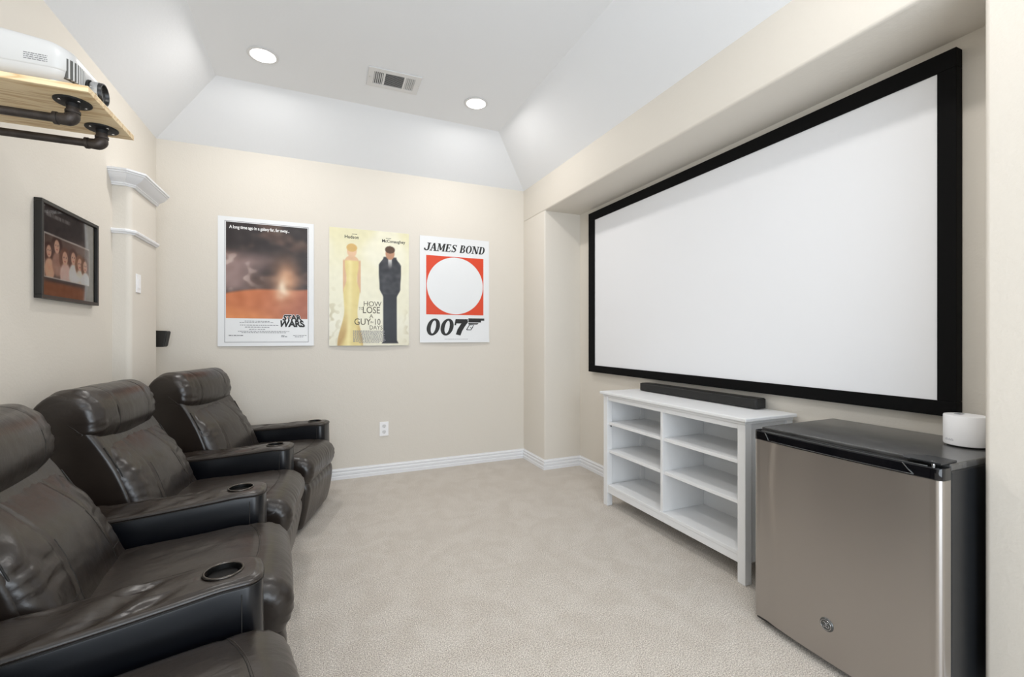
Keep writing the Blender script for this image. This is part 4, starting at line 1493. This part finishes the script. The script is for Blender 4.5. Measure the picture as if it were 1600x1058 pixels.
# lens
lc = (PX1, 1.932, 2.060)
g = G(); g.lathe([(.0395, -.02), (.0395, .004), (.038, .006), (.037, -.004)], 40, lc, axis='x'); rel(g, root).obj('lens_collar', 'darkgloss', root, auto=30)
g = G(); g.lathe([(.0355, -.006), (.0355, .036), (.034, .039), (.031, .039), (.029, .030), (.020, .012), (0, .010)], 40, lc, axis='x'); ln = rel(g, root).obj('lens_barrel', 'darkgloss', root, auto=30)
g = G(); g.lathe([(.0362, .010), (.0362, .028), (.0356, .029)], 40, lc, axis='x'); rel(g, root).obj('focus_ring', 'metal', ln, auto=30)
g = G(); g.lathe([(.0285, .018), (.026, .022), (.015, .026), (0, .0275)], 32, lc, axis='x'); rel(g, root).obj('lens_glass', 'sphole', ln, smooth=True)
# rating labels printed on the near side
g = G()
rg = random.Random(5)
yl = PYa - .0006
def dash(x0, x1, z, h): g.box(x0, x1, yl - .0001, yl + .0006, z, z + h)
for (xa, xb, rows, z0) in ((-.812, -.758, 4, SZ + .078), (-.95, -.872, 9, SZ + .074)):
    for r_ in range(rows):
        x = xa
        while x < xb:
            l = rg.uniform(.003, .010); dash(x, min(xb, x + l), z0 + r_ * .0058, .0022); x += l + .002
rel(g, root).obj('rating_label', mat('label_ink', srgb(120, 120, 122), .6), root, kind='stuff')

# ------------------------------------------------------------------ ceiling downlights and supply register
for i, (cx_, cy_) in enumerate(CANS):
    if i < 2:
        lb = ['round recessed ceiling downlight at the left, glowing white', 'round recessed ceiling downlight at the right, glowing white'][i]
    else:
        lb = ['round recessed ceiling downlight overhead behind the view, left one', 'round recessed ceiling downlight overhead behind the view, right one'][i - 2]
    root = empty('recessed_downlight', (cx_, cy_, ZC), 0, lb, 'ceiling light', 'recessed downlights')
    g = G(); g.lathe([(.074, -.001), (.092, -.001), (.093, -.004), (.088, -.007), (.076, -.008), (.074, -.006)], 48); g.obj('trim_ring', 'plastic', root, auto=30)
    g = G(); g.lathe([(.0738, -.004), (.0738, -.006), (0, -.009)], 48); g.obj('diffuser', 'lampglow', root, smooth=True)

root = empty('ceiling_vent', (.495, 3.262, ZC), R(-1), 'white rectangular supply air vent in the ceiling between the two lights', 'air vent')
hx, hy = .180, .118
fo_, ix, iy = .0, .140, .078
g = G()
for b in ((-hx, hx, -hy, -iy), (-hx, hx, iy, hy), (-hx, -ix, -iy, iy), (ix, hx, -iy, iy)):
    g.box(b[0], b[1], b[2], b[3], -.007, -.0004)
g.box(-.077, -.064, -iy, iy, -.007, -.0004); g.box(.064, .077, -iy, iy, -.007, -.0004)
g.obj('face_plate', 'plastic', root)
g = G(); g.box(-ix, ix, -iy, iy, -.0012, -.0004); g.obj('duct_backing', 'slot', root)
for sgn in (-1, 1):
    for i in range(5):
        x = sgn * (.083 + i * .0125) + (.0 if sgn > 0 else 0)
        g = G()
        v = [(x - .0035, -iy, -.0015), (x - .0022, -iy, -.0015), (x + .0050, -iy, -.0068), (x + .0037, -iy, -.0068)]
        if sgn < 0: v = [(2 * x - a, b, c_) for a, b, c_ in v]
        v += [(a, iy, c_) for a, b, c_ in v]
        g.add(v, [(0, 1, 2, 3), (4, 7, 6, 5), (0, 4, 5, 1), (1, 5, 6, 2), (2, 6, 7, 3), (3, 7, 4, 0)])
        g.obj('louver', 'plastic', root)
for i in range(13):
    y = -iy + .007 + i * .0118
    g = G()
    v = [(-.064, y + .0025, -.0015), (-.064, y + .0040, -.0015), (-.064, y - .0015, -.0066), (-.064, y - .0030, -.0066)]
    v += [(.064, b, c_) for a, b, c_ in v]
    g.add(v, [(0, 1, 2, 3), (4, 7, 6, 5), (0, 4, 5, 1), (1, 5, 6, 2), (2, 6, 7, 3), (3, 7, 4, 0)])
    g.obj('louver', 'plastic', root)
g = G(); g.box(-.160, -.155, -.018, .018, -.012, -.0072); g.obj('damper_lever', 'plastic', root)
for x in (-.168, .168):
    g = G(); g.lathe([(0, -.0088), (.004, -.0082), (.0045, -.0072)], 12, (x, 0, 0)); g.obj('screw', 'metal', root)
